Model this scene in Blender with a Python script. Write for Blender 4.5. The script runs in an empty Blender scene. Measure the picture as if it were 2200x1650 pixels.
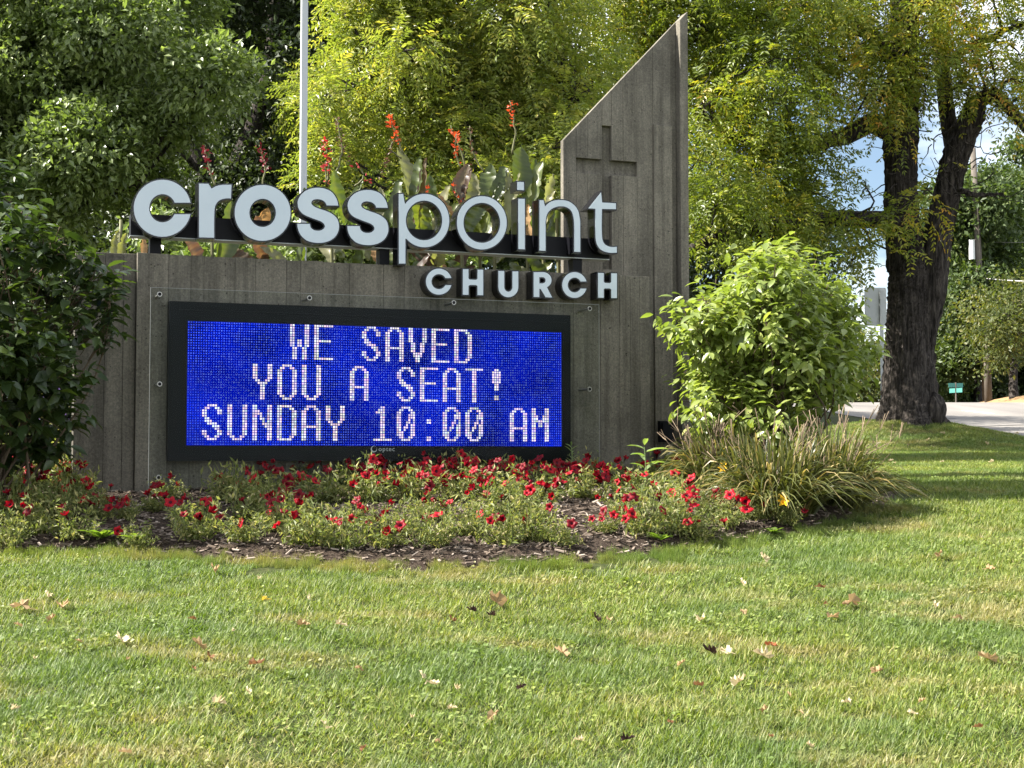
import bpy, math, random
import numpy as np
from mathutils import Vector, Matrix, Euler
from mathutils.geometry import tessellate_polygon

SC = bpy.context.scene
COL = SC.collection
RAD = math.radians
rng = np.random.default_rng(7)
random.seed(7)

# ------------------------------------------------------------------ camera, sky, sun, exposure
FPX = 3200.0                                   # focal length in pixels of the 2200x1650 photograph
PITCH = math.atan(160.0 / FPX)
CAM = np.array([0.0, 0.0, 1.5])
cam = bpy.data.cameras.new('camera'); camo = bpy.data.objects.new('camera', cam); COL.objects.link(camo)
cam.sensor_width = 36.0; cam.lens = 36.0 * FPX / 2200.0
cam.clip_start = 0.05; cam.clip_end = 3000.0
camo.location = CAM; camo.rotation_euler = (math.pi / 2 + PITCH, 0, 0)
SC.camera = camo

SUN_EL, SUN_B = 43.0, -3.0                    # elevation; degrees behind the straight left
to_sun = Vector((-math.cos(RAD(SUN_B)) * math.cos(RAD(SUN_EL)), math.sin(RAD(SUN_B)) * math.cos(RAD(SUN_EL)), math.sin(RAD(SUN_EL))))
sl = bpy.data.lights.new('sun', 'SUN'); sl.energy = 5.0; sl.angle = RAD(0.5); sl.color = (1.0, 0.95, 0.86)
so = bpy.data.objects.new('sun', sl); COL.objects.link(so); so.location = (-20, 5, 30)
so.rotation_euler = to_sun.to_track_quat('Z', 'Y').to_euler()

world = bpy.data.worlds.new('World'); SC.world = world; world.use_nodes = True
wt = world.node_tree; wt.nodes.clear()
def wn(t, **k):
    n = wt.nodes.new(t)
    for a, b in k.items(): setattr(n, a, b)
    return n
sky = wn('ShaderNodeTexSky', sky_type='NISHITA', sun_disc=False, sun_elevation=RAD(SUN_EL), sun_rotation=RAD(270 + SUN_B))
tc = wn('ShaderNodeTexCoord')
mp = wn('ShaderNodeMapping'); mp.inputs['Scale'].default_value = (1, 1, 2.2); mp.inputs['Location'].default_value = (3.1, 0.4, 0.25)
no = wn('ShaderNodeTexNoise'); no.inputs['Scale'].default_value = 3.2; no.inputs['Detail'].default_value = 7; no.inputs['Roughness'].default_value = 0.55
rp = wn('ShaderNodeValToRGB'); rp.color_ramp.elements[0].position = 0.40; rp.color_ramp.elements[1].position = 0.60
mx = wn('ShaderNodeMix', data_type='RGBA')
mx.inputs['B'].default_value = (13.0, 13.3, 13.8, 1)
bg = wn('ShaderNodeBackground'); bg.inputs['Strength'].default_value = 0.050
out = wn('ShaderNodeOutputWorld')
L = wt.links.new
L(tc.outputs['Generated'], mp.inputs['Vector']); L(mp.outputs['Vector'], no.inputs['Vector'])
L(no.outputs['Fac'], rp.inputs['Fac']); L(rp.outputs['Color'], mx.inputs['Factor'])
L(sky.outputs['Color'], mx.inputs['A']); L(mx.outputs['Result'], bg.inputs['Color']); L(bg.outputs['Background'], out.inputs['Surface'])

vs = SC.view_settings
vs.view_transform = 'Standard'; vs.look = 'None'; vs.gamma = 1.0; vs.use_curve_mapping = False; vs.exposure = 1.92
SC.cycles.use_denoising = True
SC.cycles.max_bounces = 7; SC.cycles.transparent_max_bounces = 12
SC.cycles.diffuse_bounces = 3; SC.cycles.transmission_bounces = 4; SC.cycles.glossy_bounces = 3

# ------------------------------------------------------------------ geometry helpers
def ray(px, py):
    f = np.array([0, math.cos(PITCH), math.sin(PITCH)]); u = np.array([0, -math.sin(PITCH), math.cos(PITCH)])
    r = f * FPX + np.array([1.0, 0, 0]) * (px - 1100) + u * (825 - py)
    return r / r[1]
def at(px, py, Y):                              # the point at depth Y seen at a pixel of the photograph
    return CAM + ray(px, py) * Y

_py = np.array([-60, 0, 4, 9.0, 10.5, 14, 20.5, 36, 42, 60, 120, 700.0])
_pz = np.array([-3.0, 0, .545, 1.225, 1.34, 1.46, 1.70, 2.85, 3.0, 2.95, 2.9, 2.5])
_ty = np.arange(-60, 700, 0.1); _tz = np.interp(_ty, _py, _pz)
_k = np.ones(15) / 15; _tz2 = np.convolve(np.pad(_tz, 7, mode='edge'), _k, mode='valid')
MOUND = (at(1955, 900, 19.0)[0], 19.0)
def ground(x, y):
    x = np.asarray(x, float); y = np.asarray(y, float)
    z = np.interp(y, _ty, _tz2)
    z = z + 0.34 * np.exp(-(((x - MOUND[0] + .1) / 1.5) ** 2 + ((y - MOUND[1]) / 1.2) ** 2))
    z = z + 0.012 * np.sin(x * 1.7 + 0.6 * y) * np.sin(y * 1.3 - x * .5) * (np.abs(y) < 22)
    return z
def G(px, py):                                  # where the ray through a pixel meets the ground
    r = ray(px, py); t = np.arange(3.0, 60, 0.01)
    p = CAM[None] + r[None] * t[:, None]
    h = p[:, 2] - ground(p[:, 0], p[:, 1])
    i = np.argmax(h < 0)
    return p[i] if h[i] < 0 else p[-1]

# the sign's wall plane
WA = math.atan(0.000115 * FPX)
WD = np.array([math.cos(WA), math.sin(WA), 0]); WN = np.array([math.sin(WA), -math.cos(WA), 0])
LEDW = 0.085
WO = at(400, 985, 9.2) - LEDW * WN; WO[2] = 0
def wuv(px, py, w):                             # pixel -> (along the wall, height) on the plane w in front of the wall face
    r = ray(px, py); t = (w + np.dot(WO - CAM, WN)) / np.dot(r, WN)
    p = CAM + r * t
    return np.dot(p - WO, WD), p[2]
def wpt(u, v, w):
    return WO + u * WD + w * WN + np.array([0, 0, v])

def mesh(name, V, faces, rnd=None, mat=None, smooth=False, mats=None, midx=None):
    """faces: list of int arrays (n,k); rnd: per vertex float."""
    me = bpy.data.meshes.new(name)
    V = np.asarray(V, np.float32)
    me.vertices.add(len(V)); me.vertices.foreach_set('co', V.ravel())
    faces = [np.asarray(f, np.int32) for f in faces if len(f)]
    li = np.concatenate([f.ravel() for f in faces]); tot = np.concatenate([np.full(len(f), f.shape[1], np.int32) for f in faces])
    me.loops.add(len(li)); me.loops.foreach_set('vertex_index', li)
    me.polygons.add(len(tot)); st = np.concatenate([[0], np.cumsum(tot)[:-1]]).astype(np.int32)
    me.polygons.foreach_set('loop_start', st); me.polygons.foreach_set('loop_total', tot)
    me.polygons.foreach_set('use_smooth', np.full(len(tot), bool(smooth)))
    if midx is not None: me.polygons.foreach_set('material_index', np.asarray(midx, np.int32))
    if rnd is not None:
        a = me.attributes.new('rnd', 'FLOAT', 'POINT'); a.data.foreach_set('value', np.asarray(rnd, np.float32))
    for m in (mats or ([mat] if mat else [])): me.materials.append(m)
    me.update(calc_edges=True)
    return me

class MB:
    """collects pieces of geometry for ONE mesh"""
    def __init__(s): s.V = []; s.T = []; s.Q = []; s.R = []; s.n = 0
    def add(s, V, tris=None, quads=None, r=0.5):
        V = np.asarray(V, float)
        if tris is not None and len(tris): s.T.append(np.asarray(tris, int) + s.n)
        if quads is not None and len(quads): s.Q.append(np.asarray(quads, int) + s.n)
        s.R.append(np.broadcast_to(np.asarray(r, float), (len(V),))); s.V.append(V); s.n += len(V)
    def tube(s, P, R, seg=8, r=0.5, cap=True):
        P = np.asarray(P, float); R = np.broadcast_to(np.asarray(R, float), (len(P),))
        T = np.gradient(P, axis=0); T /= np.linalg.norm(T, axis=1)[:, None] + 1e-9
        ref = np.array([0, 0, 1.0]) if abs(T[0][2]) < .9 else np.array([0, 1.0, 0])
        V = []
        a = np.linspace(0, 2 * math.pi, seg, endpoint=False)
        for i in range(len(P)):
            x = np.cross(ref, T[i]); x /= np.linalg.norm(x) + 1e-9; y = np.cross(T[i], x); ref = y if False else ref
            V.append(P[i] + R[i] * (np.cos(a)[:, None] * x + np.sin(a)[:, None] * y))
        V = np.concatenate(V); q = []
        for i in range(len(P) - 1):
            for j in range(seg):
                k = (j + 1) % seg
                q.append((i * seg + j, i * seg + k, (i + 1) * seg + k, (i + 1) * seg + j))
        t = []
        if cap:
            m = len(P) * seg; V = np.vstack([V, P[0], P[-1]])
            for j in range(seg):
                k = (j + 1) % seg
                t.append((m, k, j)); t.append((m + 1, (len(P) - 1) * seg + j, (len(P) - 1) * seg + k))
        s.add(V, t, q, r)
    def hexa(s, c8, r=0.5):                      # 8 corners: bottom loop then top loop
        s.add(c8, None, [(0, 3, 2, 1), (4, 5, 6, 7), (0, 1, 5, 4), (1, 2, 6, 5), (2, 3, 7, 6), (3, 0, 4, 7)], r)
    def box(s, lo, hi, r=0.5):
        (a, b, c), (d, e, f) = lo, hi
        s.hexa([(a, b, c), (d, b, c), (d, e, c), (a, e, c), (a, b, f), (d, b, f), (d, e, f), (a, e, f)], r)
    def wbox(s, u0, u1, v0, v1, w0, w1, r=0.5):  # a box in wall coordinates
        s.hexa([wpt(u0, v0, w1), wpt(u1, v0, w1), wpt(u1, v0, w0), wpt(u0, v0, w0), wpt(u0, v1, w1), wpt(u1, v1, w1), wpt(u1, v1, w0), wpt(u0, v1, w0)], r)
    def mesh(s, name, mat, smooth=False):
        f = []
        if s.T: f.append(np.concatenate(s.T))
        if s.Q: f.append(np.concatenate(s.Q))
        return mesh(name, np.concatenate(s.V), f, np.concatenate(s.R), mat, smooth)

def nrm(v): return v / (np.linalg.norm(v, axis=-1, keepdims=True) + 1e-9)
def scatter(tv, P, X, Y, Z, ln, wd):
    """copies of a template (x across, y along, z out) -> vertices (n*k,3)"""
    tv = np.asarray(tv, float); ln = np.asarray(ln)[:, None, None]; wd = np.asarray(wd)[:, None, None]
    V = P[:, None] + tv[None, :, 0:1] * wd * X[:, None] + tv[None, :, 1:2] * ln * Y[:, None] + tv[None, :, 2:3] * ln * Z[:, None]
    return V.reshape(-1, 3)
def rep(tf, n, k):
    tf = np.asarray(tf, int)
    return (tf[None] + (np.arange(n) * k)[:, None, None]).reshape(-1, tf.shape[1])
RH_V = [(0, 0, 0), (-.5, .45, .07), (0, 1, -.1), (.5, .45, .07)]; RH_T = [(0, 3, 2), (0, 2, 1)]
BL_V = [(0, 0, 0), (-.36, .22, .05), (0, .25, -.01), (.36, .22, .05), (-.46, .5, .04), (0, .55, -.03), (.46, .5, .04), (-.28, .8, -.04), (0, .8, -.1), (.28, .8, -.04), (0, 1.06, -.2)]
BL_T = [(0, 3, 2), (0, 2, 1), (8, 9, 10), (8, 10, 7)]; BL_Q = [(2, 3, 6, 5), (1, 2, 5, 4), (5, 6, 9, 8), (4, 5, 8, 7)]
def frame(D, N):
    D = nrm(D); X = nrm(np.cross(D, N)); Z = np.cross(X, D)
    return X, D, Z

# ------------------------------------------------------------------ object helpers
def tag(o, label=None, cat=None, group=None, kind=None):
    if label: o['label'] = label
    if cat: o['category'] = cat
    if group: o['group'] = group
    if kind: o['kind'] = kind
    return o
def thing(name, label, cat, loc=(0, 0, 0), group=None):
    o = bpy.data.objects.new(name, None); COL.objects.link(o); o.location = [float(c) for c in loc]
    o.empty_display_size = 0.1
    return tag(o, label, cat, group)
def obj(name, me, parent=None, world=True, label=None, kind=None):
    """link a mesh; world=True: its vertices are in world coordinates"""
    o = bpy.data.objects.new(name, me); COL.objects.link(o)
    if parent is not None:
        o.parent = parent
        if world:
            l = Vector((0, 0, 0)); p = parent
            while p is not None: l = l + p.location; p = p.parent
            o.location = -l
    if label: o['label'] = label
    if kind: o['kind'] = kind
    return o

# ------------------------------------------------------------------ materials
def mat(name, build):
    m = bpy.data.materials.new(name); m.use_nodes = True
    t = m.node_tree; t.nodes.clear()
    o = t.nodes.new('ShaderNodeOutputMaterial')
    def n(tp, **k):
        x = t.nodes.new(tp)
        for a, b in k.items():
            if a in x.inputs.keys() and not hasattr(type(x), a): x.inputs[a].default_value = b
            else:
                try: setattr(x, a, b)
                except Exception: x.inputs[a].default_value = b
        return x
    s = build(t, n, t.links.new)
    t.links.new(s, o.inputs['Surface'])
    return m
def c4(c): return (c[0], c[1], c[2], 1.0)
def ramp(n, l, fac, stops):
    r = n('ShaderNodeValToRGB'); e = r.color_ramp.elements
    while len(e) < len(stops): e.new(0.5)
    for i, (p, c) in enumerate(stops): e[i].position = p; e[i].color = c4(c)
    l(fac, r.inputs['Fac']); return r.outputs['Color']
def noise(n, l, scale, detail=4, vec=None, rough=.55):
    x = n('ShaderNodeTexNoise'); x.inputs['Scale'].default_value = scale; x.inputs['Detail'].default_value = detail; x.inputs['Roughness'].default_value = rough
    if vec is not None: l(vec, x.inputs['Vector'])
    return x.outputs['Fac']
def pos(n, l, scale=(1, 1, 1)):
    g = n('ShaderNodeNewGeometry'); m = n('ShaderNodeMapping'); m.inputs['Scale'].default_value = scale
    l(g.outputs['Position'], m.inputs['Vector']); return m.outputs['Vector']
def mixc(n, l, fac, a, b, mode='MIX'):
    m = n('ShaderNodeMix'); m.data_type = 'RGBA'; m.blend_type = mode
    for s, v in (('Factor', fac), ('A', a), ('B', b)):
        if isinstance(v, (int, float)): m.inputs[s].default_value = v
        elif isinstance(v, tuple): m.inputs[s].default_value = c4(v)
        else: l(v, m.inputs[s])
    return m.outputs['Result']
def principled(n, l, col, rough=.6, spec=.4, metal=0.0, bump=None, bs=.3, bd=.01, coat=0.0):
    p = n('ShaderNodeBsdfPrincipled'); p.inputs['Roughness'].default_value = rough; p.inputs['Specular IOR Level'].default_value = spec; p.inputs['Metallic'].default_value = metal
    p.inputs['Coat Weight'].default_value = coat
    if isinstance(col, tuple): p.inputs['Base Color'].default_value = c4(col)
    else: l(col, p.inputs['Base Color'])
    if bump is not None:
        b = n('ShaderNodeBump'); b.inputs['Strength'].default_value = bs; b.inputs['Distance'].default_value = bd
        l(bump, b.inputs['Height']); l(b.outputs['Normal'], p.inputs['Normal'])
    return p.outputs['BSDF']
def leafmat(name, stops, trans=.42, rough=.5, spec=.35, tsat=None, patch=None):
    """leaf surface: colour from a random number per leaf; light passes through"""
    def b(t, n, l):
        a = n('ShaderNodeAttribute'); a.attribute_name = 'rnd'
        c = ramp(n, l, a.outputs['Fac'], stops)
        if patch:
            c = mixc(n, l, ramp(n, l, noise(n, l, patch[0], 3, pos(n, l)), [(patch[1], (0, 0, 0)), (patch[2], (1, 1, 1))]), c, patch[3])
        p = principled(n, l, c, rough, spec)
        tr = n('ShaderNodeBsdfTranslucent')
        l(mixc(n, l, 1.0, c, tsat or (1.6, 1.75, .55), 'MULTIPLY'), tr.inputs['Color'])
        m = n('ShaderNodeMixShader'); m.inputs['Fac'].default_value = trans
        l(p, m.inputs[1]); l(tr.outputs['BSDF'], m.inputs[2]); return m.outputs['Shader']
    return mat(name, b)
def plain(name, col, rough=.5, spec=.5, metal=0.0, var=.12, scale=30, coat=0.0):
    def b(t, n, l):
        f = noise(n, l, scale, 4, pos(n, l))
        c = mixc(n, l, f, tuple(x * (1 - var) for x in col), tuple(min(1, x * (1 + var)) for x in col))
        return principled(n, l, c, rough, spec, metal, f, .08, .004, coat)
    return mat(name, b)

def concrete(name, base, warm):
    def b(t, n, l):
        a = n('ShaderNodeAttribute'); a.attribute_name = 'rnd'
        fine = noise(n, l, 70, 9, pos(n, l), .85); blot = noise(n, l, 2.6, 8, pos(n, l), .66)
        grain = noise(n, l, 1.0, 6, pos(n, l, (95, 95, 2.6)), .65); streak = noise(n, l, 1.0, 5, pos(n, l, (15, 15, .8)), .6)
        c = ramp(n, l, blot, [(.3, tuple(x * .66 for x in base)), (.5, base), (.7, warm)])
        c = mixc(n, l, ramp(n, l, streak, [(.34, (.85, .85, .85)), (.52, (0, 0, 0))]), c, tuple(x * .6 for x in base))
        c = mixc(n, l, ramp(n, l, streak, [(.58, (0, 0, 0)), (.74, (.3, .3, .3))]), c, tuple(min(1, x * 1.5) for x in warm))
        c = mixc(n, l, .75, c, ramp(n, l, fine, [(.34, (.36, .36, .36)), (.52, (1, 1, 1)), (.66, (1.7, 1.66, 1.58))]), 'MULTIPLY')
        c = mixc(n, l, .3, c, ramp(n, l, grain, [(.35, (.6, .6, .6)), (.6, (1.2, 1.2, 1.18))]), 'MULTIPLY')
        c = mixc(n, l, 1.0, c, ramp(n, l, a.outputs['Fac'], [(0, (.89, .89, .89)), (1, (1.1, 1.09, 1.07))]), 'MULTIPLY')
        v = n('ShaderNodeTexVoronoi'); v.inputs['Scale'].default_value = 30; l(pos(n, l), v.inputs['Vector'])
        pit = ramp(n, l, v.outputs['Distance'], [(.08, (0, 0, 0)), (.17, (1, 1, 1))])
        rare = ramp(n, l, noise(n, l, 7, 3, pos(n, l)), [(.5, (1, 1, 1)), (.56, (0, 0, 0))])
        pm = n('ShaderNodeMath'); pm.operation = 'MAXIMUM'; l(pit, pm.inputs[0]); l(rare, pm.inputs[1])
        c = mixc(n, l, pm.outputs[0], tuple(x * .3 for x in base), c)
        h = n('ShaderNodeMath'); h.operation = 'MULTIPLY_ADD'; l(fine, h.inputs[0]); h.inputs[1].default_value = .5; l(pm.outputs[0], h.inputs[2])
        h2 = n('ShaderNodeMath'); h2.operation = 'MULTIPLY_ADD'; l(grain, h2.inputs[0]); h2.inputs[1].default_value = .2; l(h.outputs[0], h2.inputs[2])
        return principled(n, l, c, .9, .2, 0, h2.outputs[0], .6, .008)
    return mat(name, b)

M = {}
M['concrete'] = concrete('board_formed_concrete', (.150, .137, .113), (.188, .171, .140))
M['concrete_core'] = concrete('dark_concrete', (.055, .051, .043), (.066, .06, .05))
M['black'] = plain('gloss_black_metal', (.007, .007, .009), .16, .4, 0, .1)
M['satin_black'] = plain('satin_black_metal', (.008, .008, .010), .45, .12, 0, .15)
M['bezel'] = plain('dark_bezel', (.005, .006, .007), .45, .12, 0, .2, 12)
M['steel'] = plain('brushed_steel', (.40, .39, .37), .4, .5, .9, .1)
M['post_grey'] = plain('grey_painted_post', (.42, .44, .45), .42, .5, 0, .06)
M['alu'] = plain('bare_aluminium', (.42, .44, .44), .5, .5, .3, .1)
def _face(t, n, l):
    f = noise(n, l, 5, 4, pos(n, l))
    c = mixc(n, l, f, (.44, .505, .56), (.53, .59, .63))
    return principled(n, l, c, .22, .5, 0, noise(n, l, 14, 3, pos(n, l)), .05, .004)
M['letter_face'] = mat('white_acrylic_face', _face)
# ------------------------------------------------------------------ ground, bed, road
def grid(name, xs, ys, zf, m, keep=None, smooth=True):
    X, Y = np.meshgrid(xs, ys); Z = zf(X, Y)
    V = np.stack([X.ravel(), Y.ravel(), Z.ravel()], 1); nx = len(xs)
    i = np.arange(len(ys) - 1)[:, None] * nx + np.arange(nx - 1)[None]
    q = np.stack([i, i + 1, i + nx + 1, i + nx], -1).reshape(-1, 4)
    if keep is not None:
        c = V[q].mean(1); q = q[keep(c)]
        used = np.unique(q); mp = np.zeros(len(V), int); mp[used] = np.arange(len(used)); V = V[used]; q = mp[q]
    return mesh(name, V, [q], None, m, smooth)

DRYMASK = lambda n, l: ramp(n, l, noise(n, l, 1.15, 5, pos(n, l, (1, 1.7, 1)), .65), [(.52, (0, 0, 0)), (.70, (1, 1, 1))])
def _soil(t, n, l):
    f = noise(n, l, 45, 5, pos(n, l))
    c = ramp(n, l, f, [(.3, (.018, .022, .008)), (.5, (.035, .045, .014)), (.7, (.07, .07, .03))])
    return principled(n, l, c, .95, .1, 0, f, .6, .02)
M['turf'] = mat('turf_base', _soil)
axx = np.concatenate([np.arange(-300, -12, 24), np.arange(-12, 12, .2), np.arange(12, 301, 24)])
axy = np.concatenate([np.arange(-40, 0, 5), np.arange(0, 24, .2), np.arange(24, 60, 1.0), np.arange(60, 641, 40)])
o = obj('ground', grid('ground', axx, axy, ground, M['turf'])); o['kind'] = 'structure'

# road: its left edge runs away up the rise, behind the big tree
def road_left(y): return 7.02 - .056 * (y - 20.5) + .0035 * (y - 20.5) ** 2 * (y < 20.5)
def _asph(t, n, l):
    f = noise(n, l, 70, 5, pos(n, l), .7); b = noise(n, l, .6, 4, pos(n, l, (2.2, .35, 1)))
    c = ramp(n, l, b, [(.35, (.15, .137, .125)), (.65, (.205, .19, .172))])
    c = mixc(n, l, .5, c, ramp(n, l, f, [(.3, (.6, .6, .6)), (.7, (1.2, 1.2, 1.2))]), 'MULTIPLY')
    return principled(n, l, c, .85, .3, 0, f, .3, .006)
M['asphalt'] = mat('worn_asphalt', _asph)
ys = np.arange(6, 60, .5); W = np.array([0, 1.5, 3.2, 5, 7.2])
V = []; 
for y in ys:
    for w in W: V.append((road_left(y) + w, y, 0))
V = np.array(V); V[:, 2] = ground(V[:, 0], V[:, 1]) + .012
i = np.arange(len(ys) - 1)[:, None] * 5 + np.arange(4)[None]
o = obj('road', mesh('road', V, [np.stack([i, i + 1, i + 6, i + 5], -1).reshape(-1, 4)], None, M['asphalt'])); o['kind'] = 'structure'
M['paint'] = plain('worn_white_paint', (.72, .70, .64), .7, .3, 0, .2, 8)
mb = MB()
for y0 in (18.0, 23.8, 29.6, 35.4):              # centre dashes
    P = []
    for y in (y0, y0 + .75, y0 + 1.5):
        for w in (2.95, 3.09):
            x = road_left(y) + w; P.append((x, y, float(ground(x, y)) + .017))
    mb.add(P, None, [(0, 1, 3, 2), (2, 3, 5, 4)])
o = obj('road_markings', mb.mesh('road_markings', M['paint'])); o['kind'] = 'structure'
M['tar'] = plain('tar_seam', (.02, .02, .02), .6, .4)
mb = MB()
for yy, w0, w1, sk in ((24.3, .1, 3.0, .5), (33.8, .0, 2.2, -.2), (27.2, .4, 1.6, .2)):
    P = []
    for w in np.linspace(w0, w1, 8):
        y = yy + sk * w + .06 * math.sin(w * 5)
        x = road_left(y) + w
        for d in (-.05, .05): P.append((x, y + d, float(ground(x, y + d)) + .017))
    mb.add(P, None, [(2 * k, 2 * k + 1, 2 * k + 3, 2 * k + 2) for k in range(7)])
o = obj('road_seams', mb.mesh('road_seams', M['tar'])); o['kind'] = 'structure'

# planting bed outline (ground points)
BEDPX = [(-420, 1180), (-150, 1188), (60, 1192), (200, 1188), (350, 1197), (520, 1212), (700, 1220), (900, 1227), (1100, 1223), (1300, 1208), (1450, 1188), (1600, 1166), (1740, 1142), (1830, 1116), (1895, 1090)]
BED = [G(x, y)[:2] for x, y in BEDPX] + [np.array(p) for p in ((2.55, 9.8), (2.5, 10.7), (2.3, 11.6), (1.5, 12.3), (-2.5, 12.0), (-4.2, 11.0), (-4.6, 9.0))]
BED = np.array(BED)
def sdist(x, y):                                 # signed distance to the bed outline, positive inside
    p = np.stack([np.ravel(x), np.ravel(y)], 1); d = np.full(len(p), 1e9); ins = np.zeros(len(p), bool)
    for k in range(len(BED)):
        a, b = BED[k], BED[(k + 1) % len(BED)]
        ab = b - a; tt = np.clip(((p - a) @ ab) / (ab @ ab), 0, 1)
        d = np.minimum(d, np.linalg.norm(p - a - tt[:, None] * ab, axis=1))
        c = (a[1] > p[:, 1]) != (b[1] > p[:, 1])
        xi = (b[0] - a[0]) * (p[:, 1] - a[1]) / (b[1] - a[1] + 1e-12) + a[0]
        ins ^= c & (p[:, 0] < xi)
    return np.where(ins, d, -d).reshape(np.shape(x))
def bedz(x, y):
    s = sdist(x, y)
    x = np.asarray(x); y = np.asarray(y)
    return ground(x, y) + np.clip(s * .35, -.08, .055) + .008 * np.sin(x * 9 + y * 4) * np.sin(y * 11 - 3 * x)
def _mulch(t, n, l):
    f = noise(n, l, 70, 5, pos(n, l), .7)
    c = ramp(n, l, f, [(.3, (.016, .011, .008)), (.5, (.045, .032, .024)), (.72, (.10, .08, .062))])
    return principled(n, l, c, .95, .1, 0, f, .8, .03)
M['mulch'] = mat('bark_mulch', _mulch)
o = obj('flower_bed', grid('flower_bed', np.arange(-4.8, 3.2, .06), np.arange(6.6, 12.5, .06), bedz, M['mulch'], keep=lambda c: sdist(c[:, 0], c[:, 1]) > -.18)); o['kind'] = 'structure'

# ------------------------------------------------------------------ concrete wall and tower
def prism_mb(mb, poly, w0, w1, r=.5, ch=.0018):
    """a board-marked panel: polygon in (u,v) with a small chamfer round its front face"""
    P = np.array(poly, float); c = P.mean(0)
    n = len(P)
    inn = c + (P - c) * (1 - ch / (np.abs(P - c) + 1e-9)).clip(.5, 1)
    V = [wpt(u, v, w0) for u, v in P] + [wpt(u, v, w1 - ch) for u, v in P] + [wpt(u, v, w1) for u, v in inn]
    q = []
    for k in range(n):
        j = (k + 1) % n
        q.append((k, j, n + j, n + k)); q.append((n + k, n + j, 2 * n + j, 2 * n + k))
    t = [(2 * n, 2 * n + k, 2 * n + k + 1) for k in range(1, n - 1)]
    mb.add(V, t, q, r)
def panel(parent, poly, w0, w1, r):
    m = MB(); prism_mb(m, poly, w0, w1, r)
    return obj('concrete_panel', m.mesh('concrete_panel', M['concrete']), parent)

def topv(px):                                    # height of the wall's top edge (face plane)
    return wuv(px, 549.0 + (px - 295) * .0373, 0)[1]
TOPV = np.mean([topv(x) for x in (330, 700, 1100, 1390)])
uL = wuv(157, 900, -.05)[0]; uJ = wuv(293, 800, 0)[0]; uR = wuv(1396, 800, 0)[0]
BOT = .95
WALL_T = .34
t = thing('concrete_sign_wall', 'low board-marked grey concrete wall that carries the lit screen', 'wall', (WO[0], WO[1], 1.25))
mb = MB()
mb.wbox(uL + .01, uJ + .006, BOT, TOPV - .006, -WALL_T, -.056); mb.wbox(uJ + .008, uR - .004, BOT, TOPV - .006, -WALL_T, -.005)
obj('wall_core', mb.mesh('wall_core', M['concrete_core']), t)
seams = [293, 361, 409, 437, 504, 548, 615, 645, 693, 750, 824, 868, 925, 1010, 1068, 1130, 1180, 1232, 1290, 1331, 1354, 1374, 1396]
us = [wuv(x, 700, 0)[0] for x in seams]
for k in range(len(us) - 1):
    g = .0007
    panel(t, [(us[k] + g, BOT), (us[k + 1] - g, BOT), (us[k + 1] - g, TOPV + rng.uniform(-.003, .003)), (us[k] + g, TOPV + rng.uniform(-.003, .003))], -.033, rng.uniform(-.002, .002) if k else 0.006, rng.uniform(.15, .85))
us = [uL, wuv(222, 900, -.05)[0], wuv(262, 900, -.05)[0], uJ - .004]
for k in range(3):
    panel(t, [(us[k] + .0009, BOT), (us[k + 1] - .0009, BOT), (us[k + 1] - .0009, TOPV), (us[k] + .0009, TOPV)], -.083, -.05 + rng.uniform(-.002, .002), rng.uniform(.3, .7))
# form-tie holes, as small dark recessed plugs
mb = MB()
for x, y in ((484, 567), (487, 630), (332, 572), (372, 588), (1363, 598), (1350, 700), (1310, 705), (1345, 760)):
    u, v = wuv(x, y, 0); mb.tube([wpt(u, v, -.01), wpt(u, v, .0062)], .0055, 8)
obj('tie_hole', mb.mesh('tie_hole', M['concrete_core']), t)

TW = -.36                                        # the tower's face stands behind the wall
t = thing('concrete_tower', 'tall slant-topped concrete tower with a recessed cross behind the wall', 'tower', tuple(wpt(uR - .3, 1.3, TW)))
def tu(px, w=TW): return wuv(px, 400, w)[0]
sx = [1210, 1238, 1263, 1294, 1314, 1339, 1369, 1404, 1443, 1456, 1473]
su = [tu(x) for x in sx]
(ua, va), (ub, vb) = wuv(1210, 301, TW), wuv(1467, 33, TW)
def slant(u): return va + (u - ua) * (vb - va) / (ub - ua)
mb = MB()
P = [(su[0] + .008, BOT), (su[-1] - .006, BOT), (su[-1] - .006, slant(su[-1]) - .01), (su[0] + .008, slant(su[0]) - .01)]
F4 = [wpt(u, v, TW - .045) for u, v in P]; bu = su[0] + .42
B4 = [wpt(bu, BOT, TW - .42), wpt(su[-1] - .02, BOT, TW - .42), wpt(su[-1] - .02, slant(su[-1]) - .40, TW - .42), wpt(bu, slant(bu) - .40, TW - .42)]
mb.hexa([F4[0], F4[1], B4[1], B4[0], F4[3], F4[2], B4[2], B4[3]])
obj('tower_core', mb.mesh('tower_core', M['concrete']), t)
hb0, hb1 = wuv(1300, 375, TW)[1], wuv(1300, 343, TW)[1]
vt, vbm = wuv(1304, 270, TW)[1], wuv(1304, 579, TW)[1]
g = .0008
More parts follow.
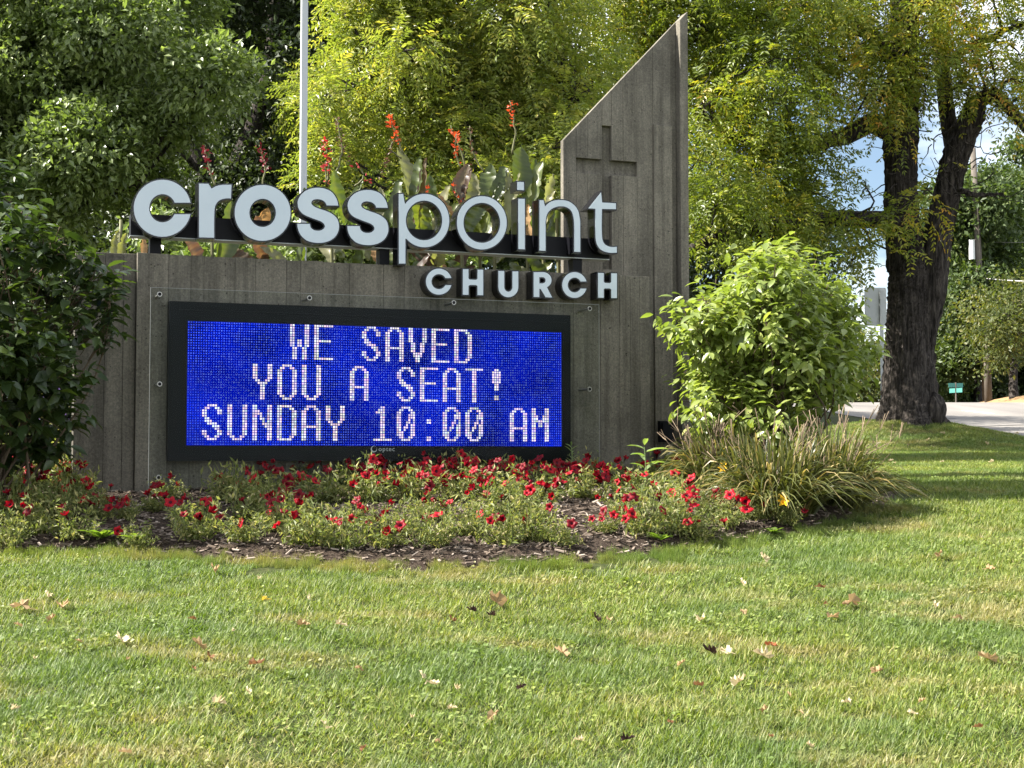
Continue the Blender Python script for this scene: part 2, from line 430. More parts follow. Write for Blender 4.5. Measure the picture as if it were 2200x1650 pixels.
for k in range(len(su) - 1):
    a, b = su[k] + g, su[k + 1] - g
    w1 = TW + rng.uniform(-.0012, .0012)
    if k == 6: w1 = TW - .006
    if k == 7: w1 = TW + .012
    if k == 8: w1 = TW - .022
    if k == 9: w1 = TW + .05
    r = rng.uniform(.25, .8) if k != 7 else 1.0
    tl, tr = slant(a), slant(b)
    if k in (1, 2, 4, 5):
        panel(t, [(a, BOT), (b, BOT), (b, hb0), (a, hb0)], TW - .05, w1, r); panel(t, [(a, hb1), (b, hb1), (b, tr), (a, tl)], TW - .05, w1, r)
    elif k == 3:
        panel(t, [(a - g, BOT), (b + g, BOT), (b + g, vbm), (a - g, vbm)], TW - .05, w1, r); panel(t, [(a, vt), (b, vt), (b, tr), (a, tl)], TW - .05, w1, r)
    elif k == 7:
        vm = wuv(1425, 270, TW)[1]
        panel(t, [(a, BOT), (b, BOT), (b, vm), (a, vm)], TW - .05, w1, r); panel(t, [(a, vm + .002), (b, vm + .002), (b, tr), (a, tl)], TW - .05, TW - .006, .45)
    else:
        panel(t, [(a, BOT), (b, BOT), (b, tr), (a, tl)], TW - .05, w1, r)
u0, v0 = wuv(1412, 950, TW); u1, v1 = wuv(1441, 905, TW)
mb = MB(); mb.wbox(u0, u1, v0, v1, TW + .014, TW + .05); mb.wbox(u0 + .015, u1 - .015, v0 + .012, v1 - .012, TW + .051, TW + .066)
obj('outlet_box', mb.mesh('outlet_box', M['satin_black']), t)

# ------------------------------------------------------------------ channel letters
def spline(pts):
    """closed outline; points marked with a third value are corners"""
    n = len(pts); P = [np.array(p[:2], float) for p in pts]; C = [len(p) > 2 for p in pts]; out = []
    for i in range(n):
        p1, p2 = P[i], P[(i + 1) % n]
        p0 = p1 if C[i] else P[i - 1]; p3 = p2 if C[(i + 1) % n] else P[(i + 2) % n]
        if C[i] and C[(i + 1) % n]: out.append(p1); continue
        d = np.linalg.norm(p2 - p1); m1 = (p2 - p0) / (np.linalg.norm(p2 - p0) + 1e-9) * d if not C[i] else None; m2 = (p3 - p1) / (np.linalg.norm(p3 - p1) + 1e-9) * d if not C[(i + 1) % n] else None
        if m1 is None: m1 = (p2 - p1) * 1.5 - m2 * .5
        if m2 is None: m2 = (p2 - p1) * 1.5 - m1 * .5
        for s in np.linspace(0, 1, 7)[:-1]:
            out.append((2 * s**3 - 3 * s**2 + 1) * p1 + (s**3 - 2 * s**2 + s) * m1 + (-2 * s**3 + 3 * s**2) * p2 + (s**3 - s**2) * m2)
    return np.array(out)
def arc(cx, cy, rx, ry, a0, a1, n=28):
    a = np.radians(np.linspace(a0, a1, n)); return np.stack([cx + rx * np.cos(a), cy - ry * np.sin(a)], 1)
def ell(cx, cy, rx, ry, n=56): return arc(cx, cy, rx, ry, 0, 360, n + 1)[:-1]
def offset(P, d):
    """grow (d>0) or shrink a counter-clockwise outline"""
    P = np.asarray(P); A = 0.5 * np.sum(P[:, 0] * np.roll(P[:, 1], -1) - np.roll(P[:, 0], -1) * P[:, 1])
    if A < 0: P = P[::-1]
    e1 = nrm(P - np.roll(P, 1, 0)); e2 = nrm(np.roll(P, -1, 0) - P)
    n1 = np.stack([e1[:, 1], -e1[:, 0]], 1); n2 = np.stack([e2[:, 1], -e2[:, 0]], 1)
    m = nrm(n1 + n2); c = np.clip((m * n1).sum(1), .5, 1)
    return P + m * (d / c)[:, None]
def solid(loops, w0, w1, name, m):
    """outer loop + hole loops in (u,v), extruded from w0 to w1"""
    V = []; quads = []; tris = []; base = 0; N = sum(len(l) for l in loops)
    flat = np.concatenate(loops)
    V = [wpt(u, v, w1) for u, v in flat] + [wpt(u, v, w0) for u, v in flat]
    for l in loops:
        k = len(l)
        for i in range(k):
            j = (i + 1) % k; quads.append((base + i, N + base + i, N + base + j, base + j))
        base += k
    f = tessellate_polygon([[Vector((p[0], p[1], 0)) for p in l] for l in loops])
    for a, b, c in f:
        A = np.cross(flat[b] - flat[a], flat[c] - flat[a])
        if A < 0: b, c = c, b
        tris.append((a, b, c)); tris.append((N + a, N + c, N + b))
    return mesh(name, V, [tris, quads], None, m)
LF, LB = .115, .0
Z1 = lambda p: np.array([(240 + x / 3.3333, 360 + y / 3.3333) for x, y in p])
Z2 = lambda p: np.array([(800 + x / 3.1429, 350 + y / 3.1429) for x, y in p])
def letter(parent, loops_px, what, back=LB, front=LF):
    loops = [np.array([wuv(x, y, front) for x, y in l]) for l in loops_px]
    outer = offset(loops[0], 0.0)
    holes = [offset(h, 0.0)[::-1] for h in loops[1:]]
    body = [offset(outer, .0085)] + [offset(h[::-1], -.0085)[::-1] for h in holes]
    b = obj('letter', solid(body, back, front, 'letter_can', M['black']), parent, label='white-faced letter %s in a black can' % what)
    obj('letter_face', solid([outer] + holes, front + .0006, front + .004, 'letter_face', M['letter_face']), b)
    return b
def S_pts(dx=0, dy=0, k=1.0):
    p = [(1622, 273, 1), (1608, 222), (1573, 175), (1525, 152), (1475, 145), (1420, 153), (1370, 180), (1338, 225), (1332, 262), (1341, 300), (1370, 333), (1415, 355), (1460, 372), (1500, 388), (1522, 408), (1524, 428), (1505, 447), (1475, 453), (1445, 447), (1425, 430), (1418, 404, 1), (1328, 403, 1), (1336, 448), (1358, 490), (1402, 525), (1475, 540), (1545, 530), (1595, 500), (1622, 455), (1626, 410), (1612, 365), (1578, 333), (1535, 312), (1490, 297), (1450, 280), (1430, 260), (1433, 241), (1452, 229), (1478, 227), (1507, 234), (1528, 250), (1538, 271, 1)]
    return [((q[0] - 1328) * k + 1328 + dx, q[1] + dy) + tuple(q[2:]) for q in p]
def cshape(cx, cy, R, r, y0, y1):
    """a c: ring opened to the right between y0 and y1 with level cuts"""
    a0 = math.degrees(math.asin((cy - y0) / R[1])); a1 = 360 - math.degrees(math.asin((y1 - cy) / R[1]))
    b0 = math.degrees(math.asin((cy - y0) / r[1])); b1 = 360 - math.degrees(math.asin((y1 - cy) / r[1]))
    return np.concatenate([arc(cx, cy, *R, a0, a1, 44), arc(cx, cy, *r, b1, b0, 36)])

t = thing('letter_sign', 'row of white black-sided letters spelling crosspoint on a black rail above the wall', 'sign', tuple(wpt(1.2, TOPV + .1, 0)))
letter(t, [Z1(cshape(363, 292, (205, 204), (95, 101), 252, 335))], 'c')
letter(t, [Z1(spline([(625, 115, 1), (692, 117, 1), (715, 152, 1), (748, 134), (790, 125), (857, 124, 1), (853, 222, 1), (815, 222), (770, 236), (742, 272), (734, 335), (733, 503, 1), (625, 500, 1)]))], 'r')
letter(t, [Z1(ell(1080, 325, 200, 200)), Z1(ell(1080, 325, 95, 101))], 'o, heavy')
letter(t, [Z1(spline(S_pts()))], 's, first of two')
letter(t, [Z1(spline(S_pts(358, 16, .985)))], 's, second of two')
bowl = arc(351, 390, 167, 180, 148, -137, 48)
letter(t, [Z2(np.concatenate([[(222, 680), (178, 680), (178, 210), (207, 210), (215, 262)], bowl[1:], [(222, 512)]])), Z2(ell(348, 389, 123, 134))], 'p')
letter(t, [Z2(ell(738, 405, 168, 180)), Z2(ell(738, 405, 124, 135))], 'o, thin')
letter(t, [Z2([(985, 243), (1028, 243), (1028, 584), (985, 582)])], 'i, stem')
letter(t, [Z2([(978, 128), (1022, 130), (1022, 185), (978, 183)])], 'i, dot')
letter(t, [Z2(np.concatenate([[(1168, 594), (1127, 592), (1127, 253), (1155, 253), (1164, 296)], spline([(1178, 280, 1), (1215, 258), (1272, 251), (1335, 266), (1382, 312), (1400, 380), (1402, 430, 1)])[:], [(1402, 430), (1402, 602), (1362, 600), (1362, 430)], spline([(1361, 425, 1), (1358, 375), (1342, 325), (1305, 298), (1262, 294), (1215, 308), (1182, 340), (1169, 390), (1168, 440, 1)])]))], 'n')
letter(t, [Z2(spline([(1543, 200, 1), (1550, 268, 1), (1643, 273, 1), (1643, 313, 1), (1549, 311, 1), (1548, 480), (1560, 540), (1595, 565), (1649, 567, 1), (1649, 606, 1), (1590, 605), (1540, 585), (1512, 540), (1505, 470), (1505, 310, 1), (1458, 307, 1)]))], 't')
ru0, ru1 = wuv(281, 490, 0)[0], wuv(1309, 520, 0)[0]
rv0 = wuv(700, 526, 0)[1]; rv1 = wuv(700, 481, 0)[1]
mb = MB(); mb.wbox(ru0, ru1, rv0, rv1, -.11, -.002)
rail = obj('rail', mb.mesh('rail', M['satin_black']), t)
mb = MB(); mb.wbox(ru0 - .004, ru1, rv0 - .006, rv0 - .0005, -.112, .002); obj('rail_lip', mb.mesh('rail_lip', M['alu']), rail)
for x in (335, 828, 1243):
    u = wuv(x, 545, 0)[0]; mb = MB(); mb.wbox(u - .034, u + .034, TOPV + .004, rv0 - .007, -.11, -.02); obj('post', mb.mesh('post', M['satin_black']), t)

t = thing('letter_sign', 'row of small white black-sided capitals spelling CHURCH along the wall top', 'sign', tuple(wpt(2.3, TOPV - .1, 0.1)))
def Cc(x0, x1, y0, y1, s=37):
    cx, cy, R = (x0 + x1) / 2 + 3, (y0 + y1) / 2, ((x1 - x0) / 2 + 4, (y1 - y0) / 2)
    return cshape(cx, cy, R, (R[0] - s, R[1] - s), cy - 24, cy + 24)
def Hh(x0, x1, y0, y1, s=38):
    d = 5.0; m0, m1 = (y0 + y1) / 2 - 19, (y0 + y1) / 2 + 17
    sk = lambda x: (x - x0) / (x1 - x0) * 4
    return [(x, y + sk(x)) for x, y in [(x0, y0), (x0 + s, y0), (x0 + s, m0 - 8), (x0 + s + 8, m0), (x1 - s - 8, m0), (x1 - s, m0 - 8), (x1 - s, y0), (x1, y0), (x1, y1 - 4), (x1 - s, y1 - 4), (x1 - s, m1 + 8), (x1 - s - 8, m1), (x0 + s + 8, m1), (x0 + s, m1 + 8), (x0 + s, y1 - 4), (x0, y1 - 4)]]
CB = .004
letter(t, [Z2(Cc(362, 528, 714, 890))], 'C, first', CB)
letter(t, [Z2(Hh(610, 747, 718, 894))], 'H, first', CB)
letter(t, [Z2(np.concatenate([[(850, 730), (889, 730)], arc(917, 838, 28, 32, 180, 360, 14), [(945, 733), (984, 733)], arc(917, 838, 67, 69, 360, 180, 22)]))], 'U', CB)
letter(t, [Z2(np.concatenate([[(1088, 738), (1150, 738)], arc(1150, 792, 58, 54, 86, -62, 16), [(1212, 909), (1168, 907), (1136, 852), (1126, 850), (1126, 906), (1088, 905)]])), Z2(np.concatenate([[(1126, 772), (1146, 772)], arc(1148, 793, 21, 21, 85, -85, 10), [(1126, 814)]]))], 'R', CB)
letter(t, [Z2(Cc(1282, 1440, 738, 912))], 'C, second', CB)
letter(t, [Z2(Hh(1523, 1650, 743, 914))], 'H, second', CB)

# ------------------------------------------------------------------ LED screen
t = thing('led_screen', 'blue lit dot-matrix message screen in a dark frame on the wall', 'screen', tuple(wpt(1.3, 1.5, .05)))
NC, NR = 160, 48
su0, sv0 = wuv(400, 957, LEDW); su1 = wuv(1207, 957, LEDW)[0]; sv1 = np.mean([wuv(400, 690, LEDW)[1], wuv(1207, 713, LEDW)[1]])
bu0, bu1 = wuv(362, 800, .09)[0], wuv(1226, 800, .09)[0]; bv0 = wuv(800, 990, .09)[1]; bv1 = np.mean([wuv(362, 652, .09)[1], wuv(1226, 672, .09)[1]])
mb = MB()
for a in ((bu0, su0, bv0, bv1), (su1, bu1, bv0, bv1)): mb.wbox(a[0], a[1], a[2], a[3], .007, .09)
mb.wbox(su0, su1, bv0, sv0, .007, .0895); mb.wbox(su0, su1, sv1, bv1, .007, .0895)
bz = obj('bezel', mb.mesh('bezel', M['bezel']), t)
mb = MB(); mb.wbox(bu0 + .06, bu1 - .03, bv1 - .052, bv1 - .047, .0905, .094); mb.wbox(bu0 + .02, bu1 - .02, bv0 + .035, bv0 + .039, .0905, .094)
obj('trim_line', mb.mesh('trim_line', M['satin_black']), bz)
GL = {
 'W': '##....## ##....## ##....## ##....## ##....## ##....## ##.##.## ##.##.## ##.##.## .##..##. .##..##. .##..##. .##..##. .##..##.',
 'E': '######## ##...... ##...... ##...... ##...... ##...... #######. ##...... ##...... ##...... ##...... ##...... ##...... ########',
 'S': '..####.. .##..##. ##....## ##....## ##...... .##..... .###.... ..####.. ....###. .....##. ##....## ##....## .##..##. ..####..',
 'A': '..####.. .##..##. ##....## ##....## ##....## ##....## ##....## ##....## ######## ##....## ##....## ##....## ##....## ##....##',
 'V': '##....## ##....## ##....## ##....## ##....## ##....## .##..##. .##..##. .##..##. .##..##. ..####.. ..####.. ...##... ...##...',
 'D': '######.. ##...##. ##....## ##....## ##....## ##....## ##....## ##....## ##....## ##....## ##....## ##....## ##...##. ######..',
 'Y': '##....## ##....## ##....## ##....## ##....## ##....## .##..##. ..####.. ...##... ...##... ...##... ...##... ...##... ...##...',
 'O': '..####.. .##..##. ##....## ##....## ##....## ##....## ##....## ##....## ##....## ##....## ##....## ##....## .##..##. ..####..',
 'U': '##....## ##....## ##....## ##....## ##....## ##....## ##....## ##....## ##....## ##....## ##....## ##....## .##..##. ..####..',
 'T': '######## ...##... ...##... ...##... ...##... ...##... ...##... ...##... ...##... ...##... ...##... ...##... ...##... ...##...',
 '!': '...##... ..####.. ..####.. ..####.. ..####.. ..####.. ...##... ...##... ...##... ........ ........ ...##... ...##... ........',
 'N': '##....## ##....## ###...## ####..## ##.#..## ##.##.## ##..#.## ##..#### ##...### ##....## ##....## ##....## ##....## ##....##',
 'M': '##....## ##....## ##....## ###..### ###..### ######## ##.##.## ##.##.## ##....## ##....## ##....## ##....## ##....## ##....##',
 '1': '...##... ..###... ####.... ...##... ...##... ...##... ...##... ...##... ...##... ...##... ...##... ...##... ...##... ########',
 '0': '..####.. .##..##. ##....## ##...### ##...### ##...#.# ##..##.# ##..#.## ##.##.## ##.#..## ###...## ###...## .##..##. ..####..',
 ':': '........ ........ ........ ........ ........ ...##... ...##... ........ ........ ........ ........ ........ ...##... ...##...'}
GL['1'] = GL['1'].replace('####....', '.####...'); 
on = np.zeros((NR, NC), bool)
for ln, txt in enumerate(('WE SAVED', 'YOU A SEAT!', 'SUNDAY 10:00 AM')):
    c0 = (NC - 10 * len(txt)) // 2
    for k, ch in enumerate(txt):
        if ch == ' ': continue
        for r, row in enumerate(GL[ch].split()):
            for c, q in enumerate(row):
                if q == '#': on[ln * 16 + r, c0 + k * 10 + 1 + c] = True
pu, pv = (su1 - su0) / NC, (sv1 - sv0) / NR
mb = MB(); mb.wbox(su0, su1, sv0, sv1, .02, LEDW - .004)
def emis(name, col, st): 
    def b(t, n, l):
        e = n('ShaderNodeEmission'); e.inputs['Strength'].default_value = st
        if isinstance(col, str):
            a = n('ShaderNodeAttribute'); a.attribute_name = col; l(a.outputs['Color'], e.inputs['Color'])
        else:
            f = noise(n, l, 3.0, 4, pos(n, l)); l(mixc(n, l, ramp(n, l, f, [(.35, (0, 0, 0)), (.65, (1, 1, 1))]), col[0], col[1]), e.inputs['Color'])
        return e.outputs['Emission']
    m_ = mat(name, b); m_.cycles.emission_sampling = 'NONE'; return m_
scr = obj('screen_panel', mb.mesh('screen_panel', emis('screen_glow', ((0, 0, .05), (.0, .002, .19)), .75)), t)
V = []; C = []; Q = []
base = np.array([.004, .018, .30])
for r in range(NR):
    for c in range(NC):
        cu, cv = su0 + (c + .5) * pu, sv1 - (r + .5) * pv
        lit = on[r, c]; h = pu * (.37 if lit else .25)
        k = len(V)
        for du, dv in ((-h, -h), (h, -h), (h, h), (-h, h)): V.append(wpt(cu + du, cv + dv, LEDW + .001))
        Q.append((k, k + 1, k + 2, k + 3))
        if lit: col = np.array([.40, .365, .385]) * rng.uniform(.62, 1.15) * np.array([rng.uniform(.75, 1.1), rng.uniform(.72, 1.05), rng.uniform(.8, 1.15)])
        else: col = base * .92 * rng.uniform(.78, 1.15) * (1 + .45 * math.sin(c * .07 + 1.3 * math.sin(r * .11)) * math.sin(r * .13 + c * .03 + 1)) + np.array([.03, .045, .03]) * rng.random()**2
        C += [(*col, 1)] * 4
me = mesh('led_dots', V, [Q], None, emis('led_light', 'led', 1.0))
a = me.color_attributes.new('led', 'FLOAT_COLOR', 'POINT'); a.data.foreach_set('color', np.array(C, np.float32).ravel())
o = obj('led_dots', me, scr, label='dots spelling WE SAVED YOU A SEAT! SUNDAY 10:00 AM'); o['kind'] = 'stuff'
# clear cover on eight stand-off bolts
def _acr(t, n, l):
    tr = n('ShaderNodeBsdfTransparent'); tr.inputs['Color'].default_value = (.93, .95, .94, 1)
    gl = n('ShaderNodeBsdfGlossy'); gl.inputs['Roughness'].default_value = .04
    fr = n('ShaderNodeFresnel'); fr.inputs['IOR'].default_value = 1.10
    m = n('ShaderNodeMixShader'); l(fr.outputs['Fac'], m.inputs['Fac']); l(tr.outputs['BSDF'], m.inputs[1]); l(gl.outputs['BSDF'], m.inputs[2]); return m.outputs['Shader']
M['acrylic'] = mat('clear_acrylic', _acr)
M['acrylic_edge'] = plain('frosted_acrylic_edge', (.20, .21, .20), .5, .4)
CW = .175
cu0, cv1 = wuv(324, 617, CW); cu1 = wuv(1287, 700, CW)[0]; cv0 = wuv(800, 1046, CW)[1]
mb = MB(); mb.wbox(cu0 + .002, cu1 - .002, cv0 + .002, cv1 - .002, CW - .005, CW)
cov = obj('cover', mb.mesh('cover', M['acrylic']), t)
mb = MB(); mb.wbox(cu0 - .001, cu0 + .0015, cv0, cv1, CW - .006, CW + .0006); mb.wbox(cu1 - .0015, cu1 + .001, cv0, cv1, CW - .006, CW + .0006); mb.wbox(cu0 + .0015, cu1 - .0015, cv1 - .0015, cv1 + .001, CW - .006, CW + .0006)
obj('cover_edge', mb.mesh('cover_edge', M['acrylic_edge']), cov)
for x, y in ((343, 632), (665, 640), (975, 650), (1267, 663), (343, 825), (1267, 836), (341, 1026), (1268, 1022)):
    u, v = wuv(x, y, CW + .01)
    mb = MB(); mb.tube([wpt(u, v, .006), wpt(u, v, CW - .006)], .0085, 12); mb.tube([wpt(u, v, CW + .001), wpt(u, v, CW + .012)], [.0165, .015], 18)
    b = obj('bolt', mb.mesh('bolt', M['steel']), t)
    mb = MB(); mb.tube([wpt(u, v, CW + .0122), wpt(u, v, CW + .0135)], .0105, 14); obj('bolt_socket', mb.mesh('bolt_socket', M['satin_black']), b)
# maker's mark on the bezel: ring emblem with a crescent, and the word
M['mark'] = plain('grey_print', (.42, .43, .42), .6, .3)
eu, ev = wuv(803, 965, .09); R = .021
ring = [np.array([(eu + R * math.cos(a), ev + R * math.sin(a)) for a in np.linspace(0, 2 * math.pi, 33)[:-1]]), np.array([(eu + .003 + R * .78 * math.cos(a), ev + .003 + R * .78 * math.sin(a)) for a in np.linspace(0, 2 * math.pi, 33)[:-1]])[::-1]]
obj('emblem', solid(ring, .0905, .0915, 'emblem', M['mark']), bz)
fc = bpy.data.curves.new('word', 'FONT'); fc.body = 'optec'; fc.size = .041; fc.extrude = .0004; fc.space_character = 1.18
fo = bpy.data.objects.new('tmp', fc); COL.objects.link(fo); bpy.context.view_layer.update()
me = bpy.data.meshes.new_from_object(fo.evaluated_get(bpy.context.evaluated_depsgraph_get())); bpy.data.objects.remove(fo)
wu, wv = wuv(813, 969, .09)
co = np.zeros(len(me.vertices) * 3); me.vertices.foreach_get('co', co); co = co.reshape(-1, 3)
co = np.array([wpt(wu + x, wv + y, .0912 + z) for x, y, z in co]); me.vertices.foreach_set('co', co.astype(np.float32).ravel()); me.materials.clear(); me.materials.append(M['mark']); me.update()
obj('lettering', me, bz, label='small grey word optec')
# ------------------------------------------------------------------ trees
def unit(n): return nrm(rng.normal(size=(n, 3)))
def spray_points(clumps, n_spray, surf=.4, zbias=.25):
    C = np.array([c[:3] for c in clumps]); R = np.array([c[3] for c in clumps])
    k = rng.choice(len(C), n_spray, p=R**2 / np.sum(R**2))
    d = unit(n_spray); d[:, 2] += zbias; d = nrm(d)
    P = C[k] + d * (R[k] * rng.random(n_spray)**surf)[:, None] * np.array([1, 1, .8])
    return P, d
def small_leaf_crown(name, clumps, n_spray, per, sr, size, m, rr=(0, 1), surf=.4):
    P, d = spray_points(clumps, n_spray, surf); n = n_spray * per
    B = np.repeat(P, per, 0) + rng.normal(size=(n, 3)) * sr * np.array([1, 1, .55]); O = np.repeat(d, per, 0)
    D = nrm(O * .6 + rng.normal(size=(n, 3)) * .7 + np.array([0, 0, -.25])); N = nrm(O * .5 + np.array([0, 0, .8]) + rng.normal(size=(n, 3)) * .55)
    X, Y, Z = frame(D, N); s = size * rng.uniform(.5, 1.4, n)
    V = scatter(RH_V, B, X, Y, Z, s, s * .55)
    sp = np.repeat(rng.random(n_spray), per) * .55 + rng.random(n) * .45
    return mesh(name, V, [rep(RH_T, n, 4)], np.repeat(rr[0] + (rr[1] - rr[0]) * sp, 4), m)
def pinnate_crown(name, clumps, n, length, pairs, leaflet, m, rr=(0, 1), surf=.45, hang=.5, bias=None):
    """compound leaves, each a drooping stalk with paired leaflets"""
    P, d = spray_points(clumps, n, surf, .05)
    D = nrm(d * .8 + rng.normal(size=(n, 3)) * .5 + np.array([0, 0, -hang * .5])); Ls = length * rng.uniform(.6, 1.2, n)
    ts = np.linspace(.16, .97, pairs); T = np.concatenate([np.repeat(ts, 2), [1.0]]); sd = np.concatenate([np.tile([1.0, -1.0], pairs), [0]])
    k = len(T); N0 = nrm(np.array([0, 0, 1.0]) + rng.normal(size=(n, 3)) * .35 + d * .25); X, Y, Z = frame(D, N0)
    B = P[:, None] + Y[:, None] * (Ls[:, None] * T)[..., None]; B[..., 2] -= (Ls[:, None] * hang * .6) * T**2
    Dl = X[:, None] * sd[None, :, None] * .95 + Y[:, None] * (.45 + (sd == 0) * .8)[None, :, None] + np.array([0, 0, -.28]) + rng.normal(size=(n, k, 3)) * .16
    Nl = np.broadcast_to(Z[:, None], Dl.shape) + rng.normal(size=(n, k, 3)) * .3
    B = B.reshape(-1, 3); X2, Y2, Z2_ = frame(Dl.reshape(-1, 3), Nl.reshape(-1, 3)); m_ = n * k
    s = leaflet * rng.uniform(.75, 1.2, m_) * np.tile(1 - .25 * np.abs(T - .5) * 2, n)
    V = scatter(RH_V, B, X2, Y2, Z2_, s, s * .36)
    r = np.repeat(rng.random(n), k) * .7 + rng.random(m_) * .3
    if bias is not None: r = np.clip(r + bias(np.repeat(P, k, 0)), 0, 1)
    return mesh(name, V, [rep(RH_T, m_, 4)], np.repeat(rr[0] + (rr[1] - rr[0]) * r, 4), m)

def _bark(t, n, l):
    f = noise(n, l, 9, 6, pos(n, l, (3.2, 3.2, .42)), .65); g_ = noise(n, l, 50, 4, pos(n, l, (1, 1, .4)))
    c = ramp(n, l, f, [(.36, (.012, .010, .009)), (.5, (.042, .036, .032)), (.64, (.095, .082, .072))])
    c = mixc(n, l, .5, c, ramp(n, l, g_, [(.3, (.6, .6, .6)), (.7, (1.25, 1.22, 1.2))]), 'MULTIPLY')
    return principled(n, l, c, .92, .15, 0, f, 1.0, .06)
M['bark'] = mat('furrowed_bark', _bark)
def limb(mb, pts, rad, seg=10, n=14, wob=.02):
    """a tapered limb through the given points"""
    pts = np.array(pts, float); rad = np.array(rad, float); s = np.linspace(0, len(pts) - 1, n); i = np.clip(s.astype(int), 0, len(pts) - 2); f = s - i
    p0 = pts[np.maximum(i - 1, 0)]; p1 = pts[i]; p2 = pts[i + 1]; p3 = pts[np.minimum(i + 2, len(pts) - 1)]; f = f[:, None]
    P = .5 * (2 * p1 + (p2 - p0) * f + (2 * p0 - 5 * p1 + 4 * p2 - p3) * f**2 + (3 * p1 - p0 - 3 * p2 + p3) * f**3)
    P = P + rng.normal(size=P.shape) * wob; P[0] = pts[0]
    mb.tube(P, np.interp(s, range(len(rad)), rad), seg)
    return P
def twigs(mb, limbs, clumps, r0=.03, every=1):
    """branches from the limbs out to each clump of leaves"""
    A = np.concatenate(limbs)
    for c in clumps[::every]:
        c = np.array(c); d = np.linalg.norm(A - c[:3], axis=1) + .8 * np.maximum(A[:, 2] - c[2], 0); a = A[np.argmin(d)]
        mid = (a + c[:3]) / 2 + rng.normal(size=3) * .12 * np.linalg.norm(a - c[:3]); e = c[:3] + unit(1)[0] * c[3] * .5
        limb(mb, [a, mid, c[:3], e], [r0, r0 * .7, r0 * .45, r0 * .15], 5, 8, .015)
        for _ in range(3):
            e = c[:3] + unit(1)[0] * c[3] * .9; limb(mb, [c[:3], (c[:3] + e) / 2 + unit(1)[0] * .08, e], [r0 * .4, r0 * .28, r0 * .1], 4, 5, .01)
def inpoly(px, py, poly):
    ins = False
    for k in range(len(poly)):
        (ax, ay), (bx, by) = poly[k], poly[(k + 1) % len(poly)]
        if (ay > py) != (by > py) and px < (bx - ax) * (py - ay) / (by - ay) + ax: ins = not ins
    return ins
def fill(poly, n, Y0, Y1, r0, r1, seed):
    """clumps spread through the part of space whose outline in the photograph is poly"""
    g = np.random.default_rng(seed); out = []; xs = [p[0] for p in poly]; ys_ = [p[1] for p in poly]
    best = []
    while len(out) < n:
        cand = None; bd = -1
        for _ in range(6):
            while True:
                x, y = g.uniform(min(xs), max(xs)), g.uniform(min(ys_), max(ys_))
                if inpoly(x, y, poly): break
            d = min([((x - a)**2 + (y - b)**2) for a, b in best], default=1e9)
            if d > bd: bd = d; cand = (x, y)
        best.append(cand); Y = g.uniform(Y0, Y1); out.append((*at(*cand, Y), g.uniform(r0, r1)))
    return out
def tree(name, label, base, group=None): return thing(name, label, 'tree', tuple(base), group)
def gp(px, Y): x = at(px, 900, Y)[0]; return np.array([x, Y, float(ground(x, Y))])

# leaf colours
M['oak_leaf'] = leafmat('oak_leaf', [(0, (.075, .108, .032)), (.5, (.15, .195, .058)), (1, (.30, .345, .14))], .30, .38, .6, (1.35, 1.55, .6))
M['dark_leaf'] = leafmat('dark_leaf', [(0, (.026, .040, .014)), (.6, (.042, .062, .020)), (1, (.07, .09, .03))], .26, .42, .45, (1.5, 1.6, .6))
M['yellow_leaf'] = leafmat('yellow_green_leaf', [(0, (.115, .155, .034)), (.5, (.215, .25, .052)), (.85, (.34, .33, .075)), (1, (.46, .37, .08))], .42, .42, .45, (1.5, 1.6, .65))
M['walnut_leaf'] = leafmat('walnut_leaf', [(0, (.10, .14, .022)), (.5, (.175, .215, .032)), (.78, (.29, .28, .04)), (.93, (.50, .36, .05)), (1, (.50, .26, .06))], .42, .42, .45, (1.5, 1.55, .5))
M['far_leaf'] = leafmat('far_leaf', [(0, (0.037, 0.062, 0.022)), (.6, (0.069, 0.100, 0.034)), (1, (0.125, 0.150, 0.050))], .3, .5, .3)
M['far_yellow_leaf'] = leafmat('far_yellow_leaf', [(0, (.04, .06, .018)), (.6, (.085, .10, .028)), (1, (.17, .15, .045))], .32, .5, .3)
M['red_leaf'] = leafmat('red_leaf', [(0, (.10, .05, .03)), (1, (.25, .09, .05))], .35, .5, .3)

# 1 big leafy tree on the left
b = gp(-120, 16.5)
t = tree('oak_tree', 'broad sunlit mid-green tree filling the upper left corner', b)
cl = fill([(-220, -140), (380, -150), (440, 60), (455, 250), (400, 340), (320, 400), (200, 430), (-320, 450)], 40, 15.2, 17.6, .42, .72, 11)
mb = MB(); lm = [limb(mb, [b, b + [0, 0, 2.2], at(-60, 120, 16.8), at(20, -260, 17)], [.34, .26, .2, .1], 12, 16), limb(mb, [b + [0, 0, 1.8], at(60, 330, 16.3), at(230, 160, 16.2), at(330, 60, 16)], [.15, .11, .07, .03], 8), limb(mb, [b + [0, 0, 1.4], at(90, 480, 16.2), at(290, 400, 16.0)], [.12, .08, .03], 8)]
obj('trunk', mb.mesh('trunk', M['bark'], True), t)
mb = MB(); twigs(mb, lm, cl, .03); obj('branches', mb.mesh('branches', M['bark'], True), t, kind='stuff')
obj('crown', small_leaf_crown('crown', cl, 7600, 17, .085, .078, M['oak_leaf'], (0, 1), .22), t, kind='stuff')

